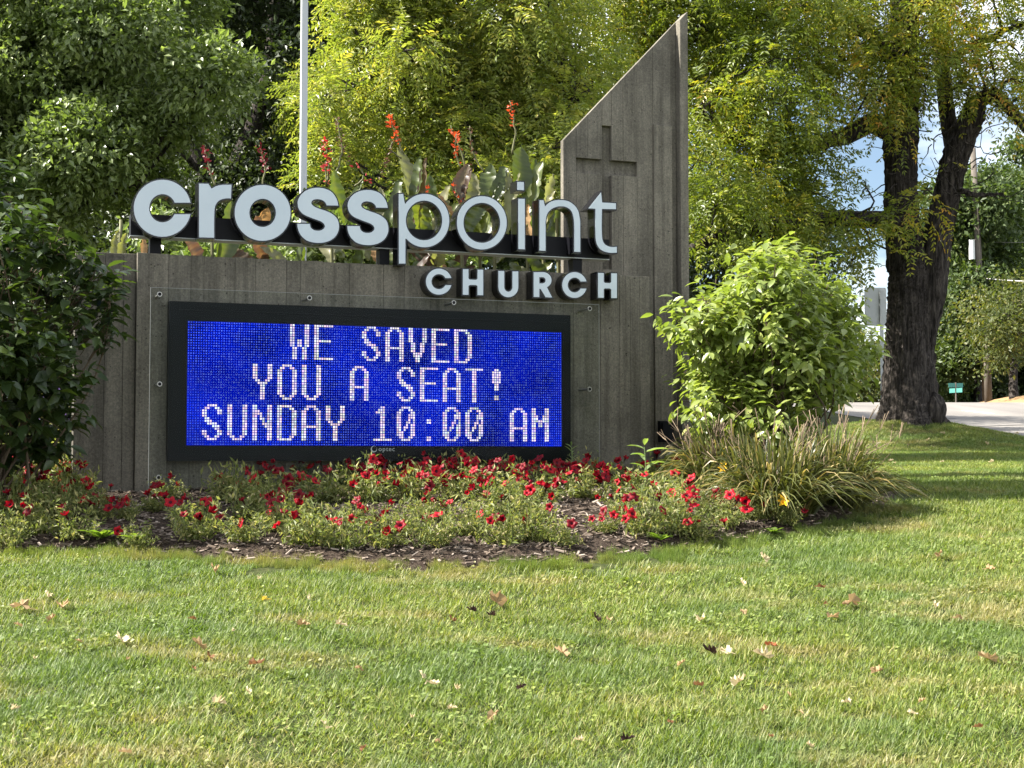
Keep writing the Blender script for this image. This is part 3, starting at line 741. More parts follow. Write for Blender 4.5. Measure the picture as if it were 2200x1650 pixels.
# 2 dark tree behind the flagpole
b = gp(505, 21.5)
t = tree('dark_tree', 'dark shaded tree with a leaning trunk behind the grey pole', b)
cl = fill([(330, -260), (760, -260), (790, 120), (760, 330), (900, 480), (860, 600), (300, 620), (330, 470), (450, 420), (480, 300), (420, 120)], 52, 20.3, 24, .5, .95, 12)
mb = MB(); lm = [limb(mb, [b, at(480, 480, 21.4), at(432, 335, 21.2), at(372, 235, 21.1), at(335, 60, 21), at(345, -200, 21)], [.3, .24, .15, .13, .11, .06], 12, 20), limb(mb, [at(470, 440, 21.4), at(560, 220, 22), at(600, -100, 22)], [.16, .12, .06], 8), limb(mb, [at(350, 110, 21), at(372, 40, 20.9), at(400, -80, 20.9)], [.07, .06, .04], 8), limb(mb, [at(460, 400, 21.3), at(390, 330, 20.9), at(320, 325, 20.8)], [.06, .045, .02], 6)]
obj('trunk', mb.mesh('trunk', M['bark'], True), t)
mb = MB(); twigs(mb, lm, cl, .035); obj('branches', mb.mesh('branches', M['bark'], True), t, kind='stuff')
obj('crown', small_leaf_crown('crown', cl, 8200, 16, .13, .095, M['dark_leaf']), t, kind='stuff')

# 3 yellow-green tree with feathery leaves, centre
b = gp(1330, 15.2)
t = tree('locust_tree', 'yellow-green feathery-leaved tree hanging behind the letters and the tower', b)
cl = fill([(740, -130), (1180, -130), (1230, 20), (1280, 170), (1220, 260), (1225, 470), (1060, 455), (960, 420), (900, 350), (800, 250), (735, 335), (690, 250), (675, 200), (745, 110), (720, 0)], 52, 13.4, 15.6, .28, .52, 13)
cl += [(*at(x, y, 14), .26) for x, y in ((700, 215), (725, 300), (745, 180), (900, 395), (960, 440), (715, 330), (1180, 420), (690, 390), (850, 470))]
mb = MB(); lm = [limb(mb, [b, b + [0, 0, 1.4], at(1290, 300, 15), at(1200, 120, 14.9), at(1160, -200, 15)], [.24, .2, .15, .1, .06], 12, 16), limb(mb, [at(1290, 330, 15), at(1100, 250, 14.6), at(920, 170, 14.4), at(800, 150, 14.2)], [.11, .08, .05, .02], 8), limb(mb, [at(1200, 120, 14.9), at(1080, 100, 14.6), at(960, -40, 14.5)], [.08, .06, .03], 8), limb(mb, [at(1285, 330, 15), at(1120, 400, 14.4), at(950, 430, 14.2)], [.08, .05, .02], 8)]
obj('trunk', mb.mesh('trunk', M['bark'], True), t)
mb = MB(); twigs(mb, lm, cl, .022); obj('branches', mb.mesh('branches', M['bark'], True), t, kind='stuff')
obj('crown', pinnate_crown('crown', cl, 8200, .30, 6, .074, M['yellow_leaf']), t, kind='stuff')

# 4 big walnut with the forked trunk, right
B0 = np.array([MOUND[0], MOUND[1], float(ground(MOUND[0], MOUND[1]))])
t = tree('walnut_tree', 'big forked walnut tree with a dark furrowed trunk on the grassy mound', B0)
def trunk_tube(pts, rad, seg=72, n=110, amp=.028, flare=0):
    pts = np.array(pts, float); s = np.linspace(0, len(pts) - 1, n); P = np.stack([np.interp(s, range(len(pts)), pts[:, k]) for k in range(3)], 1)
    kk = np.ones(9) / 9
    for k in range(3): P[:, k] = np.convolve(np.pad(P[:, k], 4, mode='edge'), kk, mode='valid')
    R = np.interp(s, range(len(rad)), rad); a = np.linspace(0, 2 * math.pi, seg, endpoint=False)
    g_ = rng.uniform(0, 6.28, 12); V = np.zeros((n, seg, 3)); h = P[:, 2]
    for i in range(n):
        z = h[i]
        rid = sum(math.sin(g_[q] + z * (1.1 + .5 * q)) * 0 + np.sin(a * (7 + 3 * q) + g_[q] + .9 * math.sin(z * 2.2 + g_[q + 4]) + .5 * math.sin(z * 5.1 + g_[q + 5])) for q in range(4)) / 4
        big = .06 * np.sin(a * 2 + g_[8] + z * .4) + .05 * np.sin(a * 3 + g_[9])
        r = R[i] * (1 + big) + amp * np.abs(rid) * 1.6 + amp * .35 * rng.normal(size=seg)
        if flare: r = r * (1 + flare * math.exp(-(z - B0[2]) / .22) * (1 + .5 * np.sin(a * 5 + g_[10])))
        V[i] = P[i] + np.stack([np.cos(a) * r, np.sin(a) * r, 0 * a], 1)
    i = np.arange(n - 1)[:, None] * seg; j = np.arange(seg)[None]; k = (np.arange(seg) + 1)[None] % seg
    return V.reshape(-1, 3), np.stack([i + j, i + k, i + seg + k, i + seg + j], -1).reshape(-1, 4)
W19 = lambda w: w / FPX * 19 / 2
mb = MB()
V, q = trunk_tube([B0 - [0, 0, .3], at(1952, 860, 19), at(1955, 700, 19), at(1958, 610, 19), at(1958, 550, 19), at(1952, 480, 19)], [W19(112), W19(104), W19(97), W19(94), W19(80), W19(44)], flare=.32); mb.add(V, None, q)
V, q = trunk_tube([at(1943, 590, 19), at(1938, 500, 19), at(1936, 400, 19), at(1935, 290, 19), at(1938, 150, 19), at(1944, 0, 19), at(1948, -300, 19)], [W19(66), W19(64), W19(62), W19(66), W19(58), W19(54), W19(42)], 48, 90, .02); mb.add(V, None, q)
V, q = trunk_tube([at(1985, 760, 18.95), at(1999, 620, 18.9), at(2014, 500, 18.9), at(2038, 400, 18.9), at(2062, 315, 18.8), at(2092, 250, 18.7), at(2100, 205, 18.7)], [W19(40), W19(66), W19(60), W19(54), W19(58), W19(54), W19(30)], 44, 70, .02); mb.add(V, None, q)
V, q = trunk_tube([at(2048, 330, 19), at(2035, 240, 19.2), at(2020, 120, 19.3), at(2012, 0, 19.4), at(2010, -250, 19.4)], [W19(34), W19(34), W19(32), W19(28), W19(20)], 28, 60, .012); mb.add(V, None, q)
lm = []
lm.append(limb(mb, [at(1935, 300, 19), at(1880, 268, 18.8), at(1810, 292, 18.6), at(1700, 320, 18.2), at(1590, 300, 17.8), at(1500, 230, 17.5)], [.14, .13, .11, .075, .05, .02], 12, 22, .012))
lm.append(limb(mb, [at(1930, 480, 19), at(1800, 468, 18.2), at(1640, 488, 17.6), at(1560, 502, 17.4), at(1484, 536, 17.2)], [.12, .1, .085, .085, .05], 12, 18, .012))
lm.append(limb(mb, [at(2095, 225, 18.7), at(2140, 205, 18.6), at(2200, 270, 18.4), at(2300, 300, 18.2)], [.11, .09, .06, .04], 10, 14, .012))
lm.append(limb(mb, [at(1940, 150, 19), at(1850, 60, 18.6), at(1700, 20, 18.2), at(1520, 60, 17.8)], [.12, .09, .06, .03], 10))
lm.append(limb(mb, [at(1945, 40, 19), at(2090, -60, 18.8), at(2240, -80, 18.6)], [.1, .07, .04], 8))
lm.append(limb(mb, [at(2020, 150, 19.3), at(2120, 80, 19), at(2250, 40, 18.8)], [.07, .05, .02], 8))
lm.append(limb(mb, [at(2055, 400, 18.8), at(2100, 420, 18.6), at(2160, 418, 18.5)], [.045, .03, .012], 8))
lm.append(limb(mb, [at(1930, 130, 18.7), at(1860, 128, 18.5), at(1790, 140, 18.3)], [.04, .03, .012], 6))
obj('trunk', mb.mesh('trunk', M['bark'], True), t)
V = unit(900); sph = []
mb = MB()                                       # the knob of old wood at the foot, on the road side
a = np.linspace(0, 2 * math.pi, 25)[:-1]; th = np.linspace(.05, math.pi - .05, 14); c = at(2004, 886, 18.8)
V = np.array([c + np.array([.16 * math.sin(q_) * math.cos(x), .2 * math.sin(q_) * math.sin(x), .24 * math.cos(q_)]) * (1 + .1 * math.sin(4 * x + 3 * q_)) for q_ in th for x in a])
q = [(i * 24 + j, i * 24 + (j + 1) % 24, (i + 1) * 24 + (j + 1) % 24, (i + 1) * 24 + j) for i in range(13) for j in range(24)]
mb.add(V, None, q); obj('burl', mb.mesh('burl', M['bark'], True), t)
cl = fill([(1225, -140), (1720, -140), (1840, 60), (1830, 160), (1730, 240), (1735, 330), (1740, 440), (1730, 500), (1480, 470), (1470, 100), (1330, 90)], 62, 16.6, 19.4, .36, .66, 14)
cl += fill([(1780, -140), (2420, -140), (2420, 200), (2240, 260), (2150, 170), (2060, 190), (1980, 170), (1900, 240), (1840, 200)], 46, 17.4, 19.8, .3, .5, 15)
cl += [(*at(x, y, Y), r) for x, y, Y, r in ((1900, 205, 18.2, .3), (1930, 240, 18.2, .26), (1905, 480, 18.0, .24), (1880, 505, 17.9, .22), (1930, 455, 18.0, .2), (2010, 455, 18.2, .2), (1975, 425, 18.2, .16), (1870, 530, 18, .18), (1955, 545, 18.0, .13), (2050, 360, 18.2, .14), (1895, 110, 18.2, .3), (2055, 130, 18.3, .28), (1995, 165, 18.4, .3), (2130, 130, 18.3, .35), (2000, 90, 18.3, .25), (1950, 300, 18.2, .14), (1815, 500, 18, .2), (1830, 560, 18.5, .15), (1860, 400, 18, .08), (2180, 170, 18.2, .3), (2110, 190, 18.2, .22))]
cl += [(*at(x, y, Y), r) for x, y, Y, r in ((1690, 470, 17.4, .3), (1750, 455, 17.5, .28), (1800, 470, 17.7, .2), (1660, 520, 17.2, .22), (1835, 485, 17.8, .14))]
cl2 = [c for c in cl if at(0, 0, 1)[0] is not None]
mb = MB(); twigs(mb, lm + [np.array([at(1938, y, 19) for y in range(450, -250, -40)])], cl, .02)
for k in range(60):                              # bare dead twigs round the fork
    x, y = rng.uniform(1900, 2150), rng.uniform(180, 430); a0 = at(x, y, 18.3); e = a0 + nrm(rng.normal(size=3) * [1, .5, .6] + [-.3, -.2, .1]) * rng.uniform(.25, .6)
    limb(mb, [a0, (a0 + e) / 2 + rng.normal(size=3) * .06, e], [.009, .006, .003], 4, 7, .01)
obj('branches', mb.mesh('branches', M['bark'], True), t, kind='stuff')
yb = lambda P: .16 * (P[:, 0] > at(1800, 0, 18)[0]) + .10 * np.sin(P[:, 0] * 3.1 + P[:, 2] * 2.3)
obj('crown', pinnate_crown('crown', cl, 9800, .34, 6, .084, M['walnut_leaf'], (0, 1), .45, .7, lambda P: yb(P) - .12), t, kind='stuff')

# 5 backing trees between and behind
def simple_tree(name, label, px, Y, cl, m, ns, per, sr, sz, group=None, bend=0, rt=.22):
    b = gp(px, Y); t = tree(name, label, b, group)
    top = np.array(max(cl, key=lambda c: c[2])[:3]); mb = MB()
    lm = [limb(mb, [b, b * .6 + top * .4 + [bend, 0, 0], top], [rt, rt * .65, rt * .2], 10, 12, .03)]
    obj('trunk', mb.mesh('trunk', M['bark'], True), t)
    mb = MB(); twigs(mb, lm, cl, rt * .18, 2); obj('branches', mb.mesh('branches', M['bark'], True), t, kind='stuff')
    obj('crown', small_leaf_crown('crown', cl, ns, per, sr, sz, m), t, kind='stuff')
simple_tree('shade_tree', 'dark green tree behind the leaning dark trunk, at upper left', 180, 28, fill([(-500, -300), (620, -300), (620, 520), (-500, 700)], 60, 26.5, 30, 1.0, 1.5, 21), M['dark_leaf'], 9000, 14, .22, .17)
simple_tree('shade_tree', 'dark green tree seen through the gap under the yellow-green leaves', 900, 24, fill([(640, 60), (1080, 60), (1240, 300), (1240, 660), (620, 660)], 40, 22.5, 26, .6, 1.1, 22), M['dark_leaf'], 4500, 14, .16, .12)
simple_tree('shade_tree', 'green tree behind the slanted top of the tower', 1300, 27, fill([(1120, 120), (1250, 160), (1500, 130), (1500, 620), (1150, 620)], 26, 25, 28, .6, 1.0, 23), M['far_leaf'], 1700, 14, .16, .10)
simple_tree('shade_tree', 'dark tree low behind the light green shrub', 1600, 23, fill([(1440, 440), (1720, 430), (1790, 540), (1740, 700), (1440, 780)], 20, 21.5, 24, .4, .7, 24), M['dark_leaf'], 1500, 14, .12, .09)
simple_tree('hedge_bush', 'sunlit green bush in the gap beneath the letter rail', 620, 13.3, fill([(340, 500), (1000, 490), (1000, 640), (340, 640)], 22, 12.6, 13.6, .2, .36, 25), M['oak_leaf'], 1500, 12, .06, .075, rt=.05)
for k, (px, Y, poly, m, ns, sz, lab) in enumerate((
    (2105, 47, [(2010, 470), (2075, 400), (2130, 410), (2150, 620), (2120, 800), (2010, 840)], 'far_leaf', 3600, .17, 'tall dark green tree beyond the road, next to the utility pole'),
    (2240, 52, [(2120, 440), (2180, 330), (2330, 280), (2330, 820), (2130, 820)], 'far_leaf', 4200, .17, 'tall green tree beyond the road at the right edge'),
    (2180, 43, [(2110, 660), (2190, 620), (2215, 700), (2200, 770), (2120, 780)], 'far_yellow_leaf', 700, .13, 'yellowing tree beyond the road, below the wires'),
    (2160, 50, [(2010, 640), (2330, 640), (2330, 850), (2010, 862)], 'dark_leaf', 4600, .17, 'dark undergrowth tree on the far bank behind the street sign'),
    (2130, 60, [(2020, 430), (2190, 410), (2210, 500), (2040, 520)], 'red_leaf', 500, .17, 'reddening tree top behind the utility pole'),
    (1850, 44, [(1770, 760), (1900, 750), (1920, 862), (1760, 862)], 'far_yellow_leaf', 900, .14, 'low yellow-green bush across the road, left of the big trunk'),
    (1700, 60, [(1400, 640), (1800, 690), (1830, 880), (1400, 880)], 'far_leaf', 2000, .2, 'distant green trees behind the light green shrub'))):
    cl = fill(poly, 22, Y - 2, Y + 2, .55, 1.2, 40 + k)
    if m == 'red_leaf' : cl = [c[:3] + (c[3] * .6,) for c in cl]
    simple_tree('far_bush' if 'bush' in lab else 'far_tree', lab, px, Y, cl, M[m], ns, 12, .22, sz, None, 0, .16)
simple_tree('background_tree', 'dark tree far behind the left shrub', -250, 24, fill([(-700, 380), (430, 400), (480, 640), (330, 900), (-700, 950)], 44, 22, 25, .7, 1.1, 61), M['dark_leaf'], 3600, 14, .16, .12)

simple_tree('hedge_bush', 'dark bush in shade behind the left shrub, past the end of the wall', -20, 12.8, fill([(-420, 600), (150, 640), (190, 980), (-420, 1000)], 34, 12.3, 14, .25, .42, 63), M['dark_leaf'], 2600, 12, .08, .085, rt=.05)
# ------------------------------------------------------------------ shrubs
def leaf_parts(parent, B, D, N, s, w, m, rr, count, tmpl='BL', name='leaf'):
    """the leaves that show largest as parts of their own (shared mesh), the rest joined"""
    n = len(B); d = np.linalg.norm(B - CAM, axis=1); score = s / d * (1 + .5 * rng.random(n)) - .004 * (d - d.min()); order = np.argsort(-score); big = order[:count]; rest = order[count:]
    X, Y, Z = frame(D, N)
    V = scatter(BL_V, B[rest], X[rest], Y[rest], Z[rest], s[rest], w[rest]); k = len(rest)
    me = mesh('foliage', V, [rep(BL_T, k, 11), rep(BL_Q, k, 11)], np.repeat(rr[rest], 11), m, True)
    f = obj('foliage', me, parent, kind='stuff')
    var = []
    for q in range(6):
        tv = np.array(BL_V, float); tv[:, 2] += rng.normal(size=11) * .03; tv[:, 0] *= w[0] / s[0]
        var.append(mesh('leaf', tv, [np.array(BL_T), np.array(BL_Q)], np.full(11, (q + .5) / 6), m, True))
    for i in big:
        o = bpy.data.objects.new(name, var[rng.integers(6)]); COL.objects.link(o); o.parent = parent
        R = Matrix(np.stack([X[i], Y[i], Z[i]], 1).tolist()).to_4x4()
        o.matrix_local = Matrix.Translation(Vector((B[i] - np.array(parent.location)).tolist())) @ R @ Matrix.Scale(float(s[i]), 4)
M['dogwood'] = leafmat('shrub_leaf', [(0, (.115, .155, .038)), (.5, (.19, .24, .062)), (.9, (.28, .32, .10)), (1, (.36, .33, .12))], .38, .36, .5, (1.5, 1.6, .6))
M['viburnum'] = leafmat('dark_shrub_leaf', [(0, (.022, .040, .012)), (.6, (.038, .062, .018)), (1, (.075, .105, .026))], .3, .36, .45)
M['stem'] = plain('woody_stem', (.10, .075, .05), .85, .2)

def shrub(name, label, base, clumps, n, size, asp, m, count, hang, seedn, per=6):
    t = thing(name, label, 'shrub', tuple(base))
    P, d = spray_points(clumps, n // per, .3, .15); ns = len(P)
    B = np.repeat(P, per, 0); O = np.repeat(d, per, 0)
    az = np.tile(np.arange(per) * 2.4, ns) + np.repeat(rng.uniform(0, 6.28, ns), per)
    tw = np.repeat(nrm(d * .8 + [0, 0, .5]), per, 0)
    B = B + tw * (np.tile(np.linspace(-.5, .5, per), ns) * size * 1.6)[:, None]
    D = nrm(np.stack([np.cos(az), np.sin(az), 0 * az], 1) * .9 + O * .45 + np.array([0, 0, -hang]) + rng.normal(size=(len(B), 3)) * .25)
    N = nrm(np.array([0, 0, 1.0]) + O * .4 + rng.normal(size=(len(B), 3)) * .35)
    s = size * rng.uniform(.6, 1.2, len(B)); w = s * asp
    leaf_parts(t, B, D, N, s, w, m, np.clip(np.repeat(rng.random(ns), per) * .6 + rng.random(len(B)) * .4, 0, 1), count)
    mb = MB()
    for c in clumps:
        c = np.array(c); b = np.array(base) + [rng.normal() * .12, rng.normal() * .1, -.05]
        mid = (b + c[:3]) / 2 + [rng.normal() * .08, rng.normal() * .08, .1]
        limb(mb, [b, mid, c[:3]], [.011, .006, .003], 5, 8, .01)
        for _ in range(4):
            e = c[:3] + unit(1)[0] * c[3] * .85; limb(mb, [mid * .3 + c[:3] * .7, (c[:3] + e) / 2, e], [.0035, .003, .002], 4, 5, .008)
    obj('stems', mb.mesh('stems', M['stem'], True), t, kind='stuff')
    return t
# light green shrub, right of the tower
cl = fill([(1660, 570), (1710, 570), (1770, 630), (1820, 690), (1830, 750), (1775, 850), (1720, 900), (1570, 910), (1505, 870), (1500, 760), (1480, 700), (1550, 665), (1615, 615)], 56, 9.2, 10.15, .17, .26, 71)
cl += [(*at(x, y, Y), r) for x, y, Y, r in ((1668, 550, 9.7, .10), (1645, 600, 9.7, .14), (1655, 530, 9.7, .05), (1470, 695, 9.4, .08), (1490, 760, 9.4, .1), (1840, 670, 9.9, .08), (1848, 740, 9.9, .08), (1515, 650, 9.5, .08), (1550, 920, 9.4, .12), (1715, 575, 9.7, .1), (1770, 630, 9.8, .12), (1575, 640, 9.6, .08), (1815, 830, 9.8, .1))]
bx = at(1660, 960, 9.75); shrub('dogwood_shrub', 'light green broad-leaved shrub between the concrete tower and the big trunk', (bx[0], 9.75, float(bedz(bx[0], 9.75))), cl, 9600, .082, .5, M['dogwood'], 300, .42, 3)
# dark shrub at the left, extended unseen past the frame to shade its right part
cl = fill([(-560, 330), (-60, 400), (90, 480), (170, 560), (215, 640), (190, 760), (130, 850), (90, 980), (-560, 1010)], 62, 7.7, 8.75, .16, .26, 72)
cl += [(*at(x, y, Y), r) for x, y, Y, r in ((40, 470, 8.2, .12), (110, 520, 8.3, .12), (205, 590, 8.5, .08), (235, 650, 8.5, .06), (225, 730, 8.5, .06), (160, 700, 8.4, .1), (185, 560, 8.5, .07), (60, 930, 8.5, .14), (110, 960, 8.6, .1), (20, 990, 8.5, .12))]
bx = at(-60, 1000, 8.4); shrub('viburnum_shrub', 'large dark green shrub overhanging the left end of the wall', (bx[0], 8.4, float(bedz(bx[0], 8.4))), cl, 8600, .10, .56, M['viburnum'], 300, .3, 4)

# ------------------------------------------------------------------ cannas behind the wall
M['canna_leaf'] = leafmat('canna_leaf', [(0, (.042, .055, .018)), (.5, (.065, .09, .022)), (1, (.12, .13, .04))], .42, .36, .5, (1.6, 1.7, .4))
M['canna_pale'] = leafmat('canna_pale_leaf', [(0, (.12, .125, .065)), (1, (.21, .20, .115))], .35, .4, .4)
M['canna_bronze'] = leafmat('canna_bronze_leaf', [(0, (.05, .035, .028)), (.6, (.085, .06, .045)), (1, (.12, .10, .05))], .35, .38, .4, (1.8, 1.2, .7))
M['canna_dry'] = leafmat('canna_dry_leaf', [(0, (.22, .13, .06)), (1, (.36, .24, .12))], .35, .7, .2, (1.3, 1.1, .7))
M['canna_stalk'] = plain('canna_stalk', (.10, .10, .04), .6, .3)
FLC = {'red': (.42, .015, .02), 'dark': (.16, .012, .022), 'orange': (.62, .085, .02), 'pink': (.55, .06, .07), 'brown': (.12, .06, .04)}
for k, c in FLC.items(): M['petal_' + k] = leafmat('canna_petal_' + k, [(0, tuple(x * .8 for x in c)), (1, c)], .35, .5, .3, (1.2, 1.1, 1))
def canna_leaf(parent, a, b, width, m, curl=.2, tear=0):
    """a paddle leaf from its base a to its tip b"""
    a, b = np.array(a, float), np.array(b, float); L_ = np.linalg.norm(b - a); D = (b - a) / L_
    N = nrm(np.array([rng.normal() * .5, -.55, .35 + rng.normal() * .2])); X, D, Z = frame(D, N)
    st = np.linspace(0, 1, 25); wd = 1.95 * np.clip(st, 0, 1)**.62 * (1 - st)**.72 * width / 2 + .004; V = []
    for s_, w_ in zip(st, wd):
        c = a + D * L_ * s_ + Z * (-(s_**2) * L_ * curl * .5) + X * .02 * math.sin(s_ * 5 + a[0] * 9)
        j = rng.normal() * .006
        for q, f in ((-1, .34), (-.5, .11), (0, 0), (.5, .11), (1, .34)):
            V.append(c + X * q * (w_ + j * abs(q)) * (.93) + Z * f * w_ * (1.1 + .2 * math.sin(s_ * 7)) + Z * .005 * math.sin(s_ * 30 + q * 2))
    i = np.arange(24)[:, None] * 5 + np.arange(4)[None]
    q = np.stack([i, i + 1, i + 6, i + 5], -1).reshape(-1, 4)
    obj('leaf', mesh('leaf', V, [q], np.clip(rng.uniform(.1, .75) + np.tile([-.05, .04, .3, -.04, .06], 25) + np.repeat(np.tile([.09, -.09], 13)[:25], 5) + rng.normal(size=125) * .05, 0, 1), m, True), parent)
def spike(parent, base, top, colour, dens, size=.05, wither=False):
    base, top = np.array(base), np.array(top); mb = MB(); mid = (base + top) / 2 + [rng.normal() * .03, 0, 0]
    P = limb(mb, [base, mid, top], [.008, .006, .003], 6, 12, .004)
    obj('stalk', mb.mesh('stalk', M['canna_stalk'], True), parent)
    n = dens; tt = rng.uniform(.0, 1, n)**.7; L_ = .22 if not wither else .34
    B = top - (top - mid) / np.linalg.norm(top - mid) * (L_ * (1 - tt))[:, None] + rng.normal(size=(n, 3)) * .012
    D = nrm(rng.normal(size=(n, 3)) * [1, .8, .4] + [0, 0, .55]); X, Y, Z = frame(D, nrm(rng.normal(size=(n, 3)))); s = size * rng.uniform(.6, 1.2, n)
    V = scatter(BL_V, B, X, Y, Z, s, s * .6)
    obj('flower_spike', mesh('flower_spike', V, [rep(BL_T, n, 11), rep(BL_Q, n, 11)], rng.random(n * 11), M['petal_' + colour], True), parent)
def canna(label, px, Y, leaves, spikes, low=3):
    x = at(px, 560, Y)[0]; b = np.array([x, Y, float(bedz(x, Y))]); t = thing('canna_plant', label, 'plant', tuple(b), 'cannas behind the wall')
    topz = at(px, 470, Y); mb = MB(); st = limb(mb, [b, (b + topz) / 2 + [.02, 0, 0], topz], [.017, .015, .011], 8, 10, .004)
    obj('stem', mb.mesh('stem', M['canna_stalk'], True), t)
    for (ax, ay, bx_, by, w, mm) in leaves:
        canna_leaf(t, at(ax, ay, Y), at(bx_, by, Y + rng.uniform(-.12, .12)), w / FPX * Y, M[mm], rng.uniform(0, .22), 1)
    for k in range(low * 2):
        h = rng.uniform(.4, .85); a = st[int(h * 9)]; an = rng.uniform(0, 6.28)
        canna_leaf(t, a, a + np.array([math.cos(an) * .28, math.sin(an) * .18, rng.uniform(.2, .42)]), rng.uniform(.13, .2), M[['canna_leaf', 'canna_leaf', 'canna_bronze', 'canna_pale', 'canna_dry'][rng.integers(5)]], rng.uniform(.1, .5))
    for (sx_, sy, bx_, by, c, n, wi) in spikes: spike(t, at(bx_, by, Y), at(sx_, sy, Y), c, int(n * 1.6), 0.026 if wi else .031, wi)
g_, p_, z_, d_ = 'canna_leaf', 'canna_pale', 'canna_bronze', 'canna_dry'
canna('canna with two pointed pale leaves at the left end of the letter rail', 258, 9.95, [(246, 590, 256, 492, 26, p_), (268, 590, 268, 500, 24, p_), (322, 590, 300, 500, 18, d_)], [], 0)
canna('canna whose dark red seed spike rises above the letter r', 455, 10.9, [(470, 580, 505, 430, 60, g_), (430, 580, 395, 505, 70, z_)], [(437, 318, 462, 400, 'dark', 26, 0)], 3)
canna('canna whose single dark red flower spike rises above the first letter o', 565, 11.0, [(555, 520, 590, 430, 40, d_), (540, 590, 480, 520, 70, z_)], [(557, 312, 563, 400, 'dark', 24, 0)], 3)
canna('canna with tall red flower stalks just right of the grey pole', 712, 11.0, [(735, 480, 722, 365, 48, g_), (680, 500, 655, 400, 36, g_), (655, 600, 651, 495, 90, g_), (640, 600, 560, 530, 46, p_), (760, 470, 772, 385, 30, g_)], [(698, 300, 704, 400, 'red', 24, 0), (722, 255, 712, 390, 'brown', 40, 1), (700, 345, 706, 400, 'pink', 14, 0)], 3)
canna('canna with one small pink bud above the second letter s', 775, 11.1, [(740, 560, 720, 480, 50, g_), (790, 560, 775, 440, 40, p_)], [(765, 352, 762, 400, 'pink', 8, 0)], 2)
canna('canna with a tall orange-red flower above a torn folded leaf, over the letter p', 872, 10.9, [(880, 420, 862, 315, 58, p_), (884, 440, 905, 335, 44, g_), (890, 480, 918, 340, 30, z_), (896, 500, 905, 420, 60, g_), (850, 560, 800, 510, 50, g_)], [(836, 250, 868, 330, 'orange', 26, 0), (846, 300, 862, 340, 'brown', 22, 1)], 3)
canna('canna with a low orange flower right above the letter p', 930, 11.0, [(905, 560, 890, 430, 56, g_), (940, 540, 960, 430, 50, p_)], [(918, 402, 922, 450, 'orange', 22, 0)], 3)
canna('canna with a dark folded leaf and orange flower, over the thin letter o', 990, 10.9, [(990, 440, 998, 348, 46, z_), (998, 450, 1005, 360, 34, z_), (975, 470, 940, 410, 36, d_), (1010, 500, 1030, 420, 56, g_), (985, 540, 955, 450, 50, p_)], [(980, 285, 990, 360, 'orange', 20, 0), (975, 395, 985, 430, 'orange', 10, 0)], 3)
canna('canna with broad upright leaves and a thin bare stalk, left of the letter i', 1060, 10.95, [(1055, 430, 1040, 365, 60, g_), (1062, 440, 1085, 355, 54, g_), (1030, 540, 1040, 440, 60, g_), (1075, 540, 1098, 370, 34, p_)], [(1010, 272, 1040, 370, 'brown', 16, 1)], 3)
canna('canna with the largest torn green leaves, over the letters i and n', 1130, 10.9, [(1105, 420, 1130, 315, 66, g_), (1115, 500, 1168, 345, 60, g_), (1100, 460, 1118, 372, 20, p_), (1140, 540, 1130, 440, 50, d_), (1150, 540, 1180, 420, 40, g_)], [(1095, 215, 1100, 330, 'orange', 18, 0)], 3)
canna('canna with a small curled pale leaf beside the letter t, against the tower', 1196, 10.75, [(1170, 480, 1190, 405, 26, p_), (1215, 490, 1232, 408, 14, z_), (1190, 560, 1205, 460, 56, g_), (1235, 540, 1270, 430, 26, p_)], [], 3)

canna('canna of narrow striped leaves between the letters p and o, set back', 940, 11.4, [(935, 480, 925, 370, 38, g_), (945, 500, 962, 395, 40, p_), (930, 560, 910, 450, 44, g_), (955, 520, 985, 430, 34, g_)], [], 2)
canna('canna of striped upright leaves between the thin o and the i, set back', 1030, 11.4, [(1020, 470, 1012, 372, 40, p_), (1032, 470, 1052, 350, 44, g_), (1040, 560, 1062, 440, 48, g_), (1024, 480, 1000, 400, 34, g_)], [(968, 270, 1000, 380, 'orange', 12, 0)], 2)
canna('canna of tall striped leaves behind the letter n, set back', 1165, 11.3, [(1150, 470, 1150, 340, 50, g_), (1165, 480, 1195, 370, 38, p_), (1160, 560, 1140, 420, 44, g_), (1180, 560, 1205, 430, 40, g_)], [], 2)
canna('canna of pale striped leaves over the last letter s, set back', 830, 11.4, [(822, 520, 812, 400, 34, p_), (838, 500, 850, 380, 40, g_), (842, 580, 860, 470, 44, g_)], [], 2)

